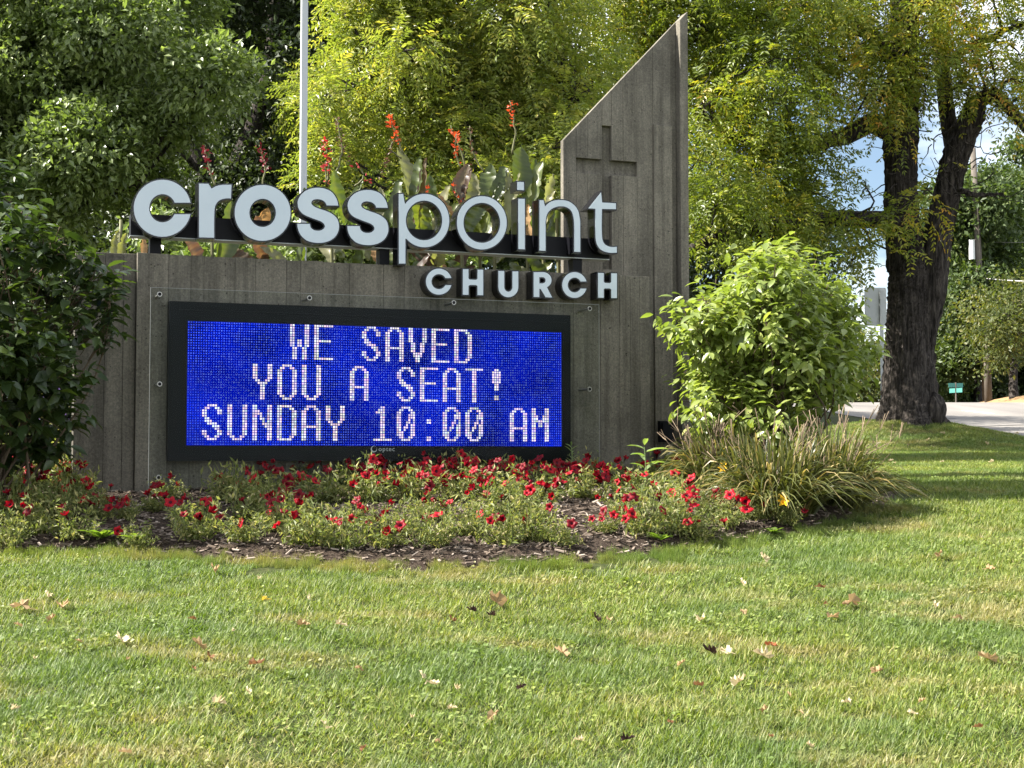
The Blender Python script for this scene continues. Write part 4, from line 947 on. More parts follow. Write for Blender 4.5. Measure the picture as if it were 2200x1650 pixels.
# ------------------------------------------------------------------ daylily clumps
M['lily_blade'] = leafmat('lily_blade', [(0, (.04, .05, .016)), (.5, (.08, .092, .026)), (.84, (.14, .14, .045)), (.94, (.30, .23, .10)), (1, (.42, .32, .15))], .3, .42, .4, (1.4, 1.4, .6))
M['dry_stalk'] = leafmat('dry_stalk', [(0, (.08, .055, .04)), (1, (.33, .25, .17))], .1, .8, .15)
M['lily_petal'] = leafmat('lily_petal', [(0, (.75, .38, .01)), (1, (.85, .55, .03))], .35, .5, .3, (1.1, 1.05, .8))
def lily(label, px, py, Y, R, h, nb, nst, lean):
    b = G(px, py); b[2] = float(bedz(b[0], b[1])); t = thing('daylily_clump', label, 'plant', tuple(b), 'daylily clumps by the lawn')
    n = nb; r0 = R * .55 * np.sqrt(rng.random(n)); a0 = rng.uniform(0, 6.28, n); P0 = b + np.stack([r0 * np.cos(a0), r0 * np.sin(a0) * .8, 0 * r0], 1); P0[:, 2] = bedz(P0[:, 0], P0[:, 1])
    a = a0 + rng.normal(size=n) * .7; q01 = rng.random(n); H = h * (1.75 - .95 * q01) * rng.uniform(.8, 1.1, n); out_ = R * (.18 + 1.15 * q01**.8)
    d = np.stack([np.cos(a), np.sin(a)], 1) + np.array(lean); wv = rng.uniform(.004, .009, n); V = np.zeros((n, 7, 2, 3)); side = np.stack([-np.sin(a), np.cos(a), 0 * a], 1)
    side = nrm(side + rng.normal(size=(n, 3)) * .5)
    for k, s_ in enumerate(np.linspace(0, 1, 7)):
        c = P0 + np.concatenate([d * (out_ * s_**1.25)[:, None], (H * (1.5 * s_ - (.45 + .95 * q01) * s_**3))[:, None]], 1)
        w_ = wv * (1 - s_**3 * .95)
        V[:, k, 0] = c - side * w_[:, None]; V[:, k, 1] = c + side * w_[:, None]
    i = np.arange(6) * 2; q = np.stack([i, i + 1, i + 3, i + 2], 1)
    obj('foliage', mesh('foliage', V.reshape(-1, 3), [rep(q, n, 14)], np.repeat(rng.random(n), 14), M['lily_blade'], True), t, kind='stuff')
    mb = MB()
    for k in range(nst):
        an = rng.uniform(0, 6.28); p = b + [R * .5 * math.cos(an) * rng.random(), R * .4 * math.sin(an) * rng.random(), 0]
        e = p + [rng.normal() * .13 + lean[0] * .3 + (p[0] - b[0]) * 1.0, rng.normal() * .12, h * rng.uniform(1.1, 2.1)]
        P = limb(mb, [p, (p + e) / 2 + [rng.normal() * .03, 0, .03], e], [.0021, .0018, .0012], 4, 6, .008)
        for _ in range(2):
            f = e + [rng.normal() * .03, rng.normal() * .03, rng.uniform(.01, .05)]; mb.tube([P[-2], f], [.0016, .0026], 4, rng.random())
    me = mb.mesh('dry_stalks', M['dry_stalk'], False); me.attributes['rnd'].data.foreach_set('value', np.repeat(rng.random(len(me.vertices) // 2 + 1), 2)[:len(me.vertices)].astype(np.float32))
    obj('dry_stalks', me, t, kind='stuff'); return t
def lily_flower(t, px, py, Y, s=.062, face=(-.3, -.8, .5)):
    c = at(px, py, Y); F = nrm(np.array(face)); mb = MB()
    for k in range(6):
        a = k * math.pi / 3; u = nrm(np.cross(F, [0, 0, 1])); v = np.cross(u, F); d = nrm(math.cos(a) * u + math.sin(a) * v + F * .95)[None]
        X, Y_, Z = frame(d, F[None]); V = scatter(BL_V, c[None], X, Y_, Z, np.array([s]), np.array([s * (.5 if k % 2 else .36)])); mb.add(V, BL_T, BL_Q, rng.random())
    obj('flower', mb.mesh('flower', M['lily_petal'], True), t)
    m2 = MB(); m2.tube([[*at(px, py, Y)], [t.location[0], t.location[1], t.location[2]]], [.003, .005], 5); obj('stalk', m2.mesh('stalk', M['lily_blade']), t)
t = lily('daylily clump with many pale dry stalks next to the tower', 1545, 1080, 9.15, .30, .25, 560, 36, (-.05, 0)); lily_flower(t, 1555, 1008, 8.6, .04)
t = lily('daylily clump with one open yellow flower in the middle of the row', 1668, 1122, 8.85, .38, .26, 760, 22, (.1, -.1)); lily_flower(t, 1685, 1080, 8.05, .046)
t = lily('dark shaded daylily clump at the right end of the bed', 1790, 1102, 8.95, .31, .26, 560, 38, (.22, -.05))

# ------------------------------------------------------------------ petunias
M['petunia_leaf'] = leafmat('petunia_leaf', [(0, (.075, .095, .028)), (.4, (.145, .175, .055)), (.75, (.25, .25, .10)), (1, (.42, .35, .19))], .36, .55, .3, (1.4, 1.5, .6))
M['petunia_petal'] = leafmat('petunia_petal', [(0, (.15, .0015, .007)), (.6, (.30, .0025, .011)), (1, (.42, .006, .015))], .28, .5, .2, (1.25, .8, .9))
M['petunia_throat'] = plain('petunia_throat', (.06, .004, .012), .7, .2)
def petunia_foliage():
    mb = MB()
    for k in range(34):
        a = rng.uniform(0, 6.28); r = .21 * rng.random()**.7; h = .18 * rng.uniform(.2, 1.25) * (1 - (r / .30)**2 * .7)
        p = np.array([r * .35 * math.cos(a), r * .35 * math.sin(a), 0]); e = np.array([r * math.cos(a), r * math.sin(a), h]); mid = (p + e) / 2 + [0, 0, .02]
        limb(mb, [p, mid, e], [.0022, .002, .0012], 4, 5, .004)
        n = 20; tt = rng.random(n)[:, None]; B = p * (1 - tt) + e * tt + rng.normal(size=(n, 3)) * .012; B[:, 2] = np.abs(B[:, 2]) + .004
        D = nrm(rng.normal(size=(n, 3)) + [0, 0, .35]); X, Y, Z = frame(D, nrm(rng.normal(size=(n, 3)) * .6 + [0, 0, 1])); s = rng.uniform(.02, .048, n)
        mb.add(scatter(RH_V, B, X, Y, Z, s, s * .36), rep(RH_T, n, 4), None, np.repeat(rng.random(n) * .8 + .2 * rng.random(), 4))
    return mb.mesh('foliage', M['petunia_leaf'])
def petunia_flower(dp=.022, op=1.0):
    n = 20; V = [(0, 0, -dp)]; F = []
    for k in range(n):
        a = 2 * math.pi * k / n; V.append((.30 * math.cos(a) * .03, .30 * math.sin(a) * .03, -.004))
    for k in range(n):
        a = 2 * math.pi * k / n; r = .030 * (1 + .13 * math.cos(5 * a)) ; V.append((r * .72 * math.cos(a), r * .72 * math.sin(a), .004 + .002 * math.cos(5 * a)))
    for k in range(n):
        a = 2 * math.pi * k / n; r = .030 * (1 + .16 * math.cos(5 * a)); V.append((r * op * math.cos(a), r * op * math.sin(a), -.002 + (1 - op) * .03 + .005 * math.cos(5 * a) + rng.normal() * .0022))
    T = [(0, 1 + (k + 1) % n, 1 + k) for k in range(n)]
    q = [(1 + b * n + k, 1 + b * n + (k + 1) % n, 1 + (b + 1) * n + (k + 1) % n, 1 + (b + 1) * n + k) for b in (0, 1) for k in range(n)]
    me = mesh('flower', V, [T, q], np.full(len(V), rng.random()), None, True, [M['petunia_petal'], M['petunia_throat']], [1] * n + [0] * (2 * n))
    return me
PF = [petunia_foliage() for _ in range(7)]; PL = [petunia_flower(d_, o_) for d_, o_ in ((.022, 1), (.03, .9), (.045, .72), (.026, 1.05), (.05, .5))]
XREF = [(90, 'at the far left below the dark shrub'), (240, 'at the left end of the wall'), (360, 'under the left edge of the dark frame'), (460, 'under the S of SUNDAY'), (560, 'under the N of SUNDAY'), (660, 'under the A of SUNDAY'), (760, 'below the gap before 10:00'), (850, 'below the 1 of 10:00'), (950, 'below the colon of 10:00'), (1050, 'below the last zero of 10:00'), (1150, 'below AM'), (1240, 'under the right edge of the dark frame'), (1350, 'below the wall right of the screen'), (1470, 'at the foot of the tower'), (1600, 'beside the daylilies'), (1740, 'at the right tip of the bed')]
rows = [  # ground pixel, size, flowers
 ('back row', [(262, 1062, .7, 3), (395, 1058, .8, 5), (470, 1064, .9, 8), (560, 1066, 1.0, 8), (655, 1064, 1.0, 7), (745, 1064, 1.05, 8), (830, 1066, 1.05, 10), (915, 1064, 1.15, 13), (1000, 1064, 1.15, 13), (1085, 1064, 1.1, 9), (1175, 1062, 1.05, 10), (1255, 1060, 1.0, 8), (1340, 1058, 1.0, 6), (1420, 1056, 1.0, 6), (1485, 1058, .7, 2)]),
 ('second row', [(60, 1096, 1.0, 6), (150, 1092, 1.05, 7), (360, 1092, .6, 2), (500, 1100, 1.0, 6), (600, 1102, 1.1, 6), (700, 1100, 1.0, 4), (800, 1100, 1.05, 7), (890, 1098, 1.1, 10), (985, 1098, 1.1, 9), (1075, 1096, 1.1, 9), (1165, 1096, 1.1, 9), (1260, 1094, .95, 7), (1350, 1096, 1.0, 6), (1445, 1096, .8, 3)]),
 ('third row', [(25, 1140, 1.05, 4), (120, 1140, 1.0, 3), (215, 1134, .6, 3), (420, 1146, .7, 4), (545, 1140, 1.0, 4), (640, 1145, .9, 3), (760, 1150, .6, 2), (930, 1140, .7, 2), (1040, 1142, 1.0, 4), (1130, 1142, 1.0, 3), (1345, 1135, .8, 4), (1440, 1135, .9, 4), (1530, 1128, .7, 3)]),
 ('left group', [(-40, 1100, 1.1, 6), (-20, 1150, 1.0, 3), (110, 1066, 1.0, 6), (30, 1062, 1.0, 5), (165, 1060, .9, 5), (190, 1110, .7, 4), (270, 1140, .5, 3), (330, 1120, .6, 3)]),
 ('front edge', [(1500, 1172, .7, 2), (1690, 1140, .6, 1), (20, 1184, .7, 1), (300, 1188, .6, 1), (590, 1168, .8, 3), (870, 1172, .8, 2), (1010, 1175, .7, 1), (1300, 1165, .6, 2), (70, 1172, .9, 2), (150, 1178, .8, 1), (430, 1182, .8, 3), (520, 1190, .7, 1), (660, 1192, 1.0, 2), (735, 1202, .85, 2), (830, 1198, .8, 3), (930, 1200, .7, 1), (1085, 1192, .9, 2), (1150, 1186, .8, 1), (1380, 1172, .9, 3), (1460, 1168, .9, 2), (1560, 1152, .8, 3), (1630, 1140, .6, 1), (1210, 1196, .5, 1)])]
used = set()
LG = {(-40, 1100): 'cut by the left edge of the picture', (-20, 1150): 'lowest at the left picture edge', (110, 1066): 'right under the dark shrub', (30, 1062): 'farthest back by the shrub stems', (165, 1060): 'touching the end of the wall', (190, 1110): 'in front of the wall end', (270, 1140): 'small and alone on the mulch', (330, 1120): 'small, below the lower left bolt'}
for rname, pts in rows:
    for (px, py, sc, nf) in pts:
        if rname == 'back row': sc *= .76
        p = G(px, py); p = np.array([p[0], p[1], float(bedz(p[0], p[1]))])
        ref = [r for x, r in XREF if x + 62 > px][0] if px < 1680 else XREF[-1][1]
        lab = 'red petunia in the %s, %s' % (rname, ref)
        if rname == 'left group': lab = 'red petunia in the left group, ' + LG[(px, py)]
        for alt in ('rightward, ', 'lower, ', 'beside another, '):
            if lab in used: lab = 'red petunia in the %s, %s%s' % (rname, alt, ref)
        used.add(lab)
        lab = lab.replace('red petunia', 'flowerless petunia plant') if nf == 0 else lab
        t = thing('petunia_plant', lab, 'plant', tuple(p), 'red petunias in the mulch bed'); t.rotation_euler = (0, 0, 0)
        f = obj('foliage', PF[rng.integers(7)], t, False, kind='stuff'); f.rotation_euler = (0, 0, rng.uniform(0, 6.28)); f.scale = (sc * 1.1, sc * 1.0, sc * rng.uniform(.85, 1.35))
        for k in range(nf + (2 if nf > 1 else 0) + (nf - 5 if nf > 5 else 0)):
            a = rng.uniform(0, 6.28); r = .21 * sc * math.sqrt(rng.random()); h = (.215 - .45 * r) * sc * rng.uniform(.7, 1.25)
            fo = obj('flower', PL[rng.integers(5)], t, False); fo.location = (r * math.cos(a), r * math.sin(a) * .8 - .02, h)
            d = Vector((rng.normal() * .6 - .15, -.75 + rng.normal() * .4, .75 + rng.normal() * .35)); fo.rotation_euler = d.to_track_quat('Z', 'Y').to_euler(); s_ = rng.uniform(.65, 1.15); fo.scale = (s_, s_, s_)

# ------------------------------------------------------------------ weeds, mulch chips
M['weed_leaf'] = leafmat('weed_leaf', [(0, (.10, .16, .03)), (1, (.16, .22, .05))], .4, .45, .35)
M['thistle_leaf'] = leafmat('thistle_leaf', [(0, (.14, .20, .08)), (1, (.22, .28, .13))], .35, .5, .3)
def rosette(label, px, py, n, ln, wd, up, m, stem=0, name='weed'):
    p = G(px, py); p[2] = max(float(bedz(p[0], p[1])), float(ground(p[0], p[1]))); t = thing(name, label, 'weed', tuple(p))
    for k in range(n):
        a = k * 2.4 + rng.normal() * .3; D = nrm(np.array([[math.cos(a), math.sin(a), up + rng.normal() * .15]])); X, Y, Z = frame(D, np.array([[0, 0, 1.0]])); s = ln * rng.uniform(.7, 1.15)
        B = np.array([[0, 0, stem * (k + 1) / n]]); V = scatter(BL_V, B, X, Y, Z, np.array([s]), np.array([wd * s / ln])); V[:, 2] += .02
        obj('leaf', mesh('leaf', V, [np.array(BL_T), np.array(BL_Q)], np.full(11, rng.random()), M[m], True), t, False)
    if stem:
        mb = MB(); mb.tube([(0, 0, 0), (.01, 0, stem / 2), (0, 0, stem + .01)], [.004, .0035, .003], 6); obj('stem', mb.mesh('stem', M[m]), t, False)
rosette('bright green leafy weed at the lawn edge, left of the petunias', 218, 1180, 16, .13, .035, .55, 'weed_leaf')
rosette('second bright green weed tuft at the lawn edge, below SUNDAY', 290, 1186, 12, .10, .03, .5, 'weed_leaf')
rosette('tall pale thistle weed among petunias in front of the tower', 1385, 1072, 11, .15, .045, .35, 'thistle_leaf', .26)
rosette('pale thistle leaf rosette low in front of the tower', 1410, 1086, 7, .14, .06, .25, 'thistle_leaf', .06)
rosette('small upright green weed below the zero of 10:00', 1062, 1050, 7, .07, .03, .4, 'weed_leaf', .2)
rosette('feathery grey-green weed under the right edge of the screen', 1228, 1052, 16, .06, .012, .8, 'thistle_leaf', .22)
rosette('small green weed at the lawn edge near the daylilies', 1660, 1155, 9, .07, .04, .5, 'weed_leaf')
rosette('green weed at the front edge of the mulch, right of centre', 1420, 1182, 10, .09, .035, .55, 'weed_leaf')
def chips():
    n = 22000; P = []
    while len(P) < n:
        q = np.stack([rng.uniform(-4.2, 3, 6000), rng.uniform(6.8, 11.2, 6000)], 1); P += list(q[sdist(q[:, 0], q[:, 1]) > .03])
    P = np.array(P[:n]); B = np.column_stack([P, bedz(P[:, 0], P[:, 1]) + rng.uniform(0, .012, n)]); a = rng.uniform(0, 6.28, n)
    D = np.stack([np.cos(a), np.sin(a), rng.normal(size=n) * .25], 1); X, Y, Z = frame(D, nrm(rng.normal(size=(n, 3)) * .35 + [0, 0, 1])); s = rng.uniform(.015, .055, n)
    tv = [(-.5, 0, 0), (.5, .05, 0), (.4, 1, .05), (-.45, .92, .04), (-.5, .02, -.12), (.5, .05, -.12), (.4, 1, -.1), (-.45, .92, -.1)]; tq = [(0, 1, 2, 3), (0, 4, 5, 1), (1, 5, 6, 2), (3, 2, 6, 7), (0, 3, 7, 4)]
    return mesh('mulch_chips', scatter(tv, B, X, Y, Z, s, rng.uniform(.005, .014, n)), [rep(tq, n, 8)], np.repeat(rng.random(n), 8), M['chip'])
M['chip'] = leafmat('mulch_chip', [(0, (.05, .038, .028)), (.4, (.12, .092, .07)), (.75, (.19, .15, .12)), (1, (.36, .30, .25))], 0.0, .9, .15)
o = obj('mulch_chips', chips()); o['kind'] = 'stuff'

# ------------------------------------------------------------------ lawn
M['grass'] = leafmat('grass_blade', [(0, (.055, .095, .018)), (.45, (.095, .145, .03)), (.82, (.15, .185, .05)), (.93, (.27, .24, .10)), (1, (.36, .30, .15))], .36, .5, .3, (1.35, 1.45, .5))
def _gm(t, n, l):
    a = n('ShaderNodeAttribute'); a.attribute_name = 'rnd'
    g1 = ramp(n, l, a.outputs['Fac'], [(0, (.040, .062, .010)), (.45, (.15, .205, .036)), (.85, (.30, .33, .09)), (.95, (.27, .24, .10)), (1, (.36, .30, .15))])
    dry = ramp(n, l, a.outputs['Fac'], [(0, (.15, .16, .045)), (.4, (.27, .24, .10)), (1, (.38, .31, .16))])
    blu = ramp(n, l, a.outputs['Fac'], [(0, (.060, .10, .022)), (.6, (.125, .185, .045)), (1, (.20, .25, .085))])
    c = mixc(n, l, ramp(n, l, noise(n, l, .9, 4, pos(n, l, (1, 1.3, 1)), .6), [(.42, (0, 0, 0)), (.62, (1, 1, 1))]), g1, blu)
    c = mixc(n, l, ramp(n, l, noise(n, l, 1.5, 5, pos(n, l, (.8, 1.9, 1)), .68), [(.52, (0, 0, 0)), (.66, (.9, .9, .9))]), c, dry)
    p = principled(n, l, c, .5, .3); tr = n('ShaderNodeBsdfTranslucent'); l(mixc(n, l, 1.0, c, (1.35, 1.45, .5), 'MULTIPLY'), tr.inputs['Color'])
    m = n('ShaderNodeMixShader'); m.inputs['Fac'].default_value = .36; l(p, m.inputs[1]); l(tr.outputs['BSDF'], m.inputs[2]); return m.outputs['Shader']
M['grass'] = mat('lawn_grass', _gm)
gcol = bpy.data.collections.new('grass_tufts')
for v in range(6):
    n = 2000; S = .42; B = np.stack([rng.uniform(-S / 2, S / 2, n), rng.uniform(-S / 2, S / 2, n), np.full(n, -.01)], 1)
    a = rng.uniform(0, 6.28, n); tilt = np.abs(rng.normal(size=n)) * .55 + .12; D = np.stack([np.cos(a) * tilt, np.sin(a) * tilt, np.ones(n)], 1); X, Y, Z = frame(D, np.stack([np.cos(a), np.sin(a), 0 * a], 1) + rng.normal(size=(n, 3)) * .3)
    s = rng.uniform(.022, .05, n) * (1 + .35 * np.sin(B[:, 0] * 17 + v) * np.sin(B[:, 1] * 15 + 2 * v)); bend = rng.uniform(.05, .5, n)
    tv = np.array([(-.5, 0, 0), (.5, 0, 0), (-.42, .5, .06), (.42, .5, .06), (0, 1, .3)]); V = scatter(tv, B, X, Y, Z, s, rng.uniform(.0022, .0050, n))
    T_ = rep([(0, 1, 3), (0, 3, 2), (2, 3, 4)], n, 5); Rr = np.repeat(rng.random(n)**1.15, 5)
    m_ = (0, 25, 80, 0, 0, 40)[v]               # small round clover leaves in some tufts
    if m_:
        c0 = rng.uniform(-S / 2, S / 2, (4, 2))[rng.integers(0, 4, m_)] + rng.normal(size=(m_, 2)) * .05; Bc = np.column_stack([c0, rng.uniform(.012, .032, m_)])
        Xc, Yc, Zc = frame(unit(m_) * [1, 1, .2], nrm(rng.normal(size=(m_, 3)) * .35 + [0, 0, 1])); sc_ = rng.uniform(.012, .02, m_)
        V = np.vstack([V, scatter(RH_V, Bc, Xc, Yc, Zc, sc_, sc_ * .9)]); T_ = np.vstack([T_, rep(RH_T, m_, 4) + n * 5]); Rr = np.concatenate([Rr, np.repeat(rng.uniform(.3, .8, m_), 4)])
    me = mesh('grass_tuft', V, [T_], Rr, M['grass'])
    gcol.objects.link(bpy.data.objects.new('grass_tuft', me))
P = []
for (x0, x1, y0, y1, st) in ((-3.2, 3.4, 3.4, 9.6, .25), (1.9, 7.6, 9.6, 24, .28), (-6, -3.2, 5, 10, .4), (-5.5, 2.4, 11.9, 13.5, .4), (-4.5, 5, 2.2, 3.4, .3), (3.4, 6, 5.5, 9.6, .32)):
    gx, gy = np.meshgrid(np.arange(x0, x1, st), np.arange(y0, y1, st)); q = np.stack([gx.ravel(), gy.ravel()], 1) + rng.uniform(-.4, .4, (gx.size, 2)) * st
    P.append(q)
P = np.concatenate(P); s_ = sdist(P[:, 0], P[:, 1]); k = (s_ < -.12) & (P[:, 0] < np.array([road_left(y) for y in P[:, 1]]) - .15); P = P[k]
bl = []                                          # small extra tufts that make the edge of the bed ragged
for kk in range(len(BEDPX) - 1):
    a_, b_ = BED[kk], BED[kk + 1]; m_ = int(np.linalg.norm(b_ - a_) / .045)
    for q in range(m_): bl.append(a_ + (b_ - a_) * q / m_ + rng.normal(size=2) * .06)
bl = np.array(bl); NB = len(P); P = np.concatenate([P, bl])
Zg = ground(P[:, 0], P[:, 1]); e = .05
gx = (ground(P[:, 0] + e, P[:, 1]) - Zg) / e; gy = (ground(P[:, 0], P[:, 1] + e) - Zg) / e
rot = np.zeros((len(P), 3))
for i in range(len(P)):
    nv = Vector((-gx[i], -gy[i], 1)).normalized(); R = Vector((0, 0, 1)).rotation_difference(nv).to_matrix() @ Matrix.Rotation(rng.uniform(0, 6.28), 3, 'Z'); rot[i] = R.to_euler()
scl = np.concatenate([rng.uniform(.9, 1.2, NB), rng.uniform(.15, .36, len(bl))])
sz = np.ones((len(P), 3)) * scl[:, None]; sz[:, 2] = np.concatenate([rng.uniform(.8, 1.25, NB), rng.uniform(.6, 1.7, len(bl))])
me = bpy.data.meshes.new('lawn_grass'); me.vertices.add(len(P)); me.vertices.foreach_set('co', np.column_stack([P, Zg]).astype(np.float32).ravel())
a = me.attributes.new('rot', 'FLOAT_VECTOR', 'POINT'); a.data.foreach_set('vector', rot.astype(np.float32).ravel())
a = me.attributes.new('siz', 'FLOAT_VECTOR', 'POINT'); a.data.foreach_set('vector', sz.astype(np.float32).ravel())
a = me.attributes.new('pick', 'INT', 'POINT'); a.data.foreach_set('value', rng.integers(0, 6, len(P)).astype(np.int32))
lawn = obj('lawn_grass', me); lawn['kind'] = 'stuff'
ng = bpy.data.node_groups.new('scatter_grass', 'GeometryNodeTree')
ng.interface.new_socket('Geometry', in_out='INPUT', socket_type='NodeSocketGeometry'); ng.interface.new_socket('Geometry', in_out='OUTPUT', socket_type='NodeSocketGeometry')
gi = ng.nodes.new('NodeGroupInput'); go = ng.nodes.new('NodeGroupOutput'); ip = ng.nodes.new('GeometryNodeInstanceOnPoints'); ci = ng.nodes.new('GeometryNodeCollectionInfo')
ci.inputs['Collection'].default_value = gcol; ci.inputs['Separate Children'].default_value = True; ci.inputs['Reset Children'].default_value = True; ip.inputs['Pick Instance'].default_value = True
def na(nm, ty):
    x = ng.nodes.new('GeometryNodeInputNamedAttribute'); x.data_type = ty; x.inputs['Name'].default_value = nm; return x.outputs['Attribute']
gl_ = ng.links.new
gl_(gi.outputs[0], ip.inputs['Points']); gl_(ci.outputs[0], ip.inputs['Instance']); gl_(na('pick', 'INT'), ip.inputs['Instance Index']); gl_(na('rot', 'FLOAT_VECTOR'), ip.inputs['Rotation']); gl_(na('siz', 'FLOAT_VECTOR'), ip.inputs['Scale']); gl_(ip.outputs[0], go.inputs[0])
md = lawn.modifiers.new('scatter', 'NODES'); md.node_group = ng

# ------------------------------------------------------------------ fallen leaves
LOBES = [(0, 0), (.10, .16), (.34, .02), (.30, .20), (.52, .30), (.34, .40), (.36, .56), (.20, .52), (.14, .66), (.16, .84), (.06, .80), (0, 1.0)]
def maple(seed, m, curl):
    g = np.random.default_rng(seed); R = np.array(LOBES); L2 = np.array([(-x, y) for x, y in LOBES[::-1][1:-1]]); P = np.vstack([R, L2]); n = len(P)
    an = np.arctan2(P[:, 0], P[:, 1] - .42); ov = np.column_stack([.30 * np.sin(an), .42 + .45 * np.cos(an)]); tt = g.uniform(.1, .65); P = P * (1 - tt) + ov * tt; P = P * [g.uniform(.7, 1.05), 1] + g.normal(size=P.shape) * .035
    ctr = np.array([[0, .38]]); P = np.vstack([P, ctr]); z = curl * (np.abs(P[:, 0])**1.5 * 1.6 + .5 * (P[:, 1] - .4)**2) + g.normal(size=n + 1) * .05 * (1 + curl)
    V = np.column_stack([P[:, 0] * (1 - .35 * curl), P[:, 1] - .4, z]); T = [(n, i, (i + 1) % n) for i in range(n)]
    k = len(V); st = np.array([(-.012, -.4, z[0]), (.012, -.4, z[0]), (.02, -.72, z[0] + .06), (0, -.72, z[0] + .06)]); V = np.vstack([V, st]); T += [(k, k + 1, k + 2), (k, k + 2, k + 3)]
    return mesh('fallen_leaf', V, [np.array(T)], np.full(len(V), g.random()), m)
DRY = {'tan': (.42, .29, .155), 'pale': (.60, .50, .32), 'brown': (.26, .13, .06), 'dark': (.045, .025, .02), 'yellow': (.62, .45, .06), 'rust': (.42, .14, .06)}
LM = {}
for k, c in DRY.items():
    m = leafmat('dry_leaf_' + k, [(0, tuple(x * .75 for x in c)), (1, c)], .3, .7, .2, (1.1, 1.05, .9)); LM[k] = [maple(11 + q * 7 + len(k), m, cu) for q, cu in enumerate((.3, .7, 1.2, .95))]
fl = [  # pixel, size in pixels, colour, label when it stands out
 (1066, 1311, 48, 'tan', 'large tan dry leaf above two dark ones, in the middle of the lawn'), (1014, 1328, 22, 'dark', 'dark curled leaf left of the large tan leaf mid-lawn'), (1057, 1340, 24, 'dark', 'dark curled leaf just below the large tan leaf mid-lawn'), (972, 1352, 30, 'brown', 'rusty brown leaf left of the dark curled leaves mid-lawn'),
 (570, 1303, 20, 'yellow', 'single small bright yellow leaf on the left half of the lawn'), (1525, 1420, 33, 'dark', 'largest dark curled leaf, on the right half of the lawn'), (1561, 1418, 34, 'pale', 'pale upright leaf touching the large dark curled leaf'), (1655, 1404, 26, 'rust', 'rust-red leaf above the standing pale leaf at right'), (1640, 1430, 46, 'pale', 'pale standing leaf with a forked outline below the rust-red one'),
 (1832, 1313, 48, 'tan', 'wide flat tan leaf far up the right side of the lawn'), (1508, 1350, 34, 'pale', 'pale narrow leaf pointing up, right of the bed centre'), (260, 1392, 40, 'pale', 'largest pale curled leaf on the left side of the lawn'), (133, 1318, 42, 'tan', 'tan curled leaf near the left edge below the weeds'), (45, 1322, 44, 'tan', 'tan curled leaf nearest the left edge of the picture'),
 (428, 1404, 38, 'tan', 'tan leaf with raised points left of centre'), (450, 1428, 26, 'brown', 'brown leaf just under a tan one, left of centre'), (550, 1443, 32, 'brown', 'brown star-shaped leaf left of centre'), (468, 1532, 36, 'pale', 'pale pinkish leaf low on the left half of the lawn'), (930, 1490, 30, 'pale', 'pale forked leaf low in the middle of the lawn'), (1588, 1488, 36, 'pale', 'pale folded leaf low on the right half'),
 (1498, 1494, 26, 'brown', 'small orange-brown leaf low right, left of a folded pale leaf'), (2124, 1433, 44, 'tan', 'tan leaf close to the right edge'), (1883, 1464, 28, 'tan', 'tan leaf alone on the lower right'), (1788, 1342, 34, 'tan', 'tan curled leaf below the wide flat one at right'), (590, 1148, 44, 'tan', 'large tan leaf lying among the petunias below the word SUNDAY'), (462, 1242, 34, 'tan', 'tan leaf just below the bed, left of centre'), (1208, 1420, 36, 'tan', 'tan crumpled leaf right of the lawn centre'), (1060, 1562, 34, 'tan', 'upright tan leaf near the bottom centre'), (270, 1640, 28, 'tan', 'tan leaf at the bottom edge, left'), (1640, 1215, 24, 'pale', 'pale leaf near the bed edge at right'), (2020, 1206, 26, 'tan', 'small tan leaf high on the far right lawn'),
 (1120, 1498, 26, 'dark', 'dark leaf low, just right of the centre'), (650, 1358, 36, 'tan', 'tan leaf with a raised tip left of the centre'), (730, 1360, 26, 'pale', 'pale leaf right of a raised-tip tan one'), (1280, 1345, 22, 'dark', 'small dark leaf right of the lawn centre'), (2102, 1586, 24, 'brown', 'small orange leaf near the lower right corner'), (1347, 1612, 30, 'dark', 'dark leaf by the bottom edge, right of centre'), (100, 1294, 22, 'pale', None)]
NOTE = [(1066, 1311, 'the large tan leaf mid-lawn'), (570, 1303, 'the bright yellow leaf'), (1525, 1420, 'the largest dark leaf'), (1655, 1404, 'the rust-red leaf'), (1832, 1313, 'the wide flat tan leaf'), (260, 1392, 'the largest pale leaf at left'), (133, 1318, 'the tan curled leaf at left'), (550, 1443, 'the brown star-shaped leaf'), (468, 1532, 'the low pinkish leaf'), (930, 1490, 'the low forked pale leaf'), (1588, 1488, 'the folded pale leaf at right'), (2124, 1433, 'the tan leaf at the right edge'), (1883, 1464, 'the lone tan leaf at right'), (650, 1358, 'the raised-tip tan leaf'), (1060, 1562, 'the upright tan leaf at bottom'), (270, 1640, 'the tan leaf at the bottom edge'), (2102, 1586, 'the small orange corner leaf'), (1347, 1612, 'the dark leaf by the bottom edge'), (1208, 1420, 'the crumpled tan leaf'), (462, 1242, 'the tan leaf below the bed'), (2020, 1206, 'the far right high leaf'), (1640, 1215, 'the pale leaf by the bed')]
usedl = set()
for k in range(46):
    fl.append((rng.uniform(-60, 2260), 1230 + 410 * rng.random()**.9, rng.uniform(13, 26), ['tan', 'pale', 'tan', 'brown', 'pale'][rng.integers(5)], None))
for k in range(9): fl.append((rng.uniform(1900, 2190), rng.uniform(930, 1010), rng.uniform(8, 13), 'pale', 'far'))
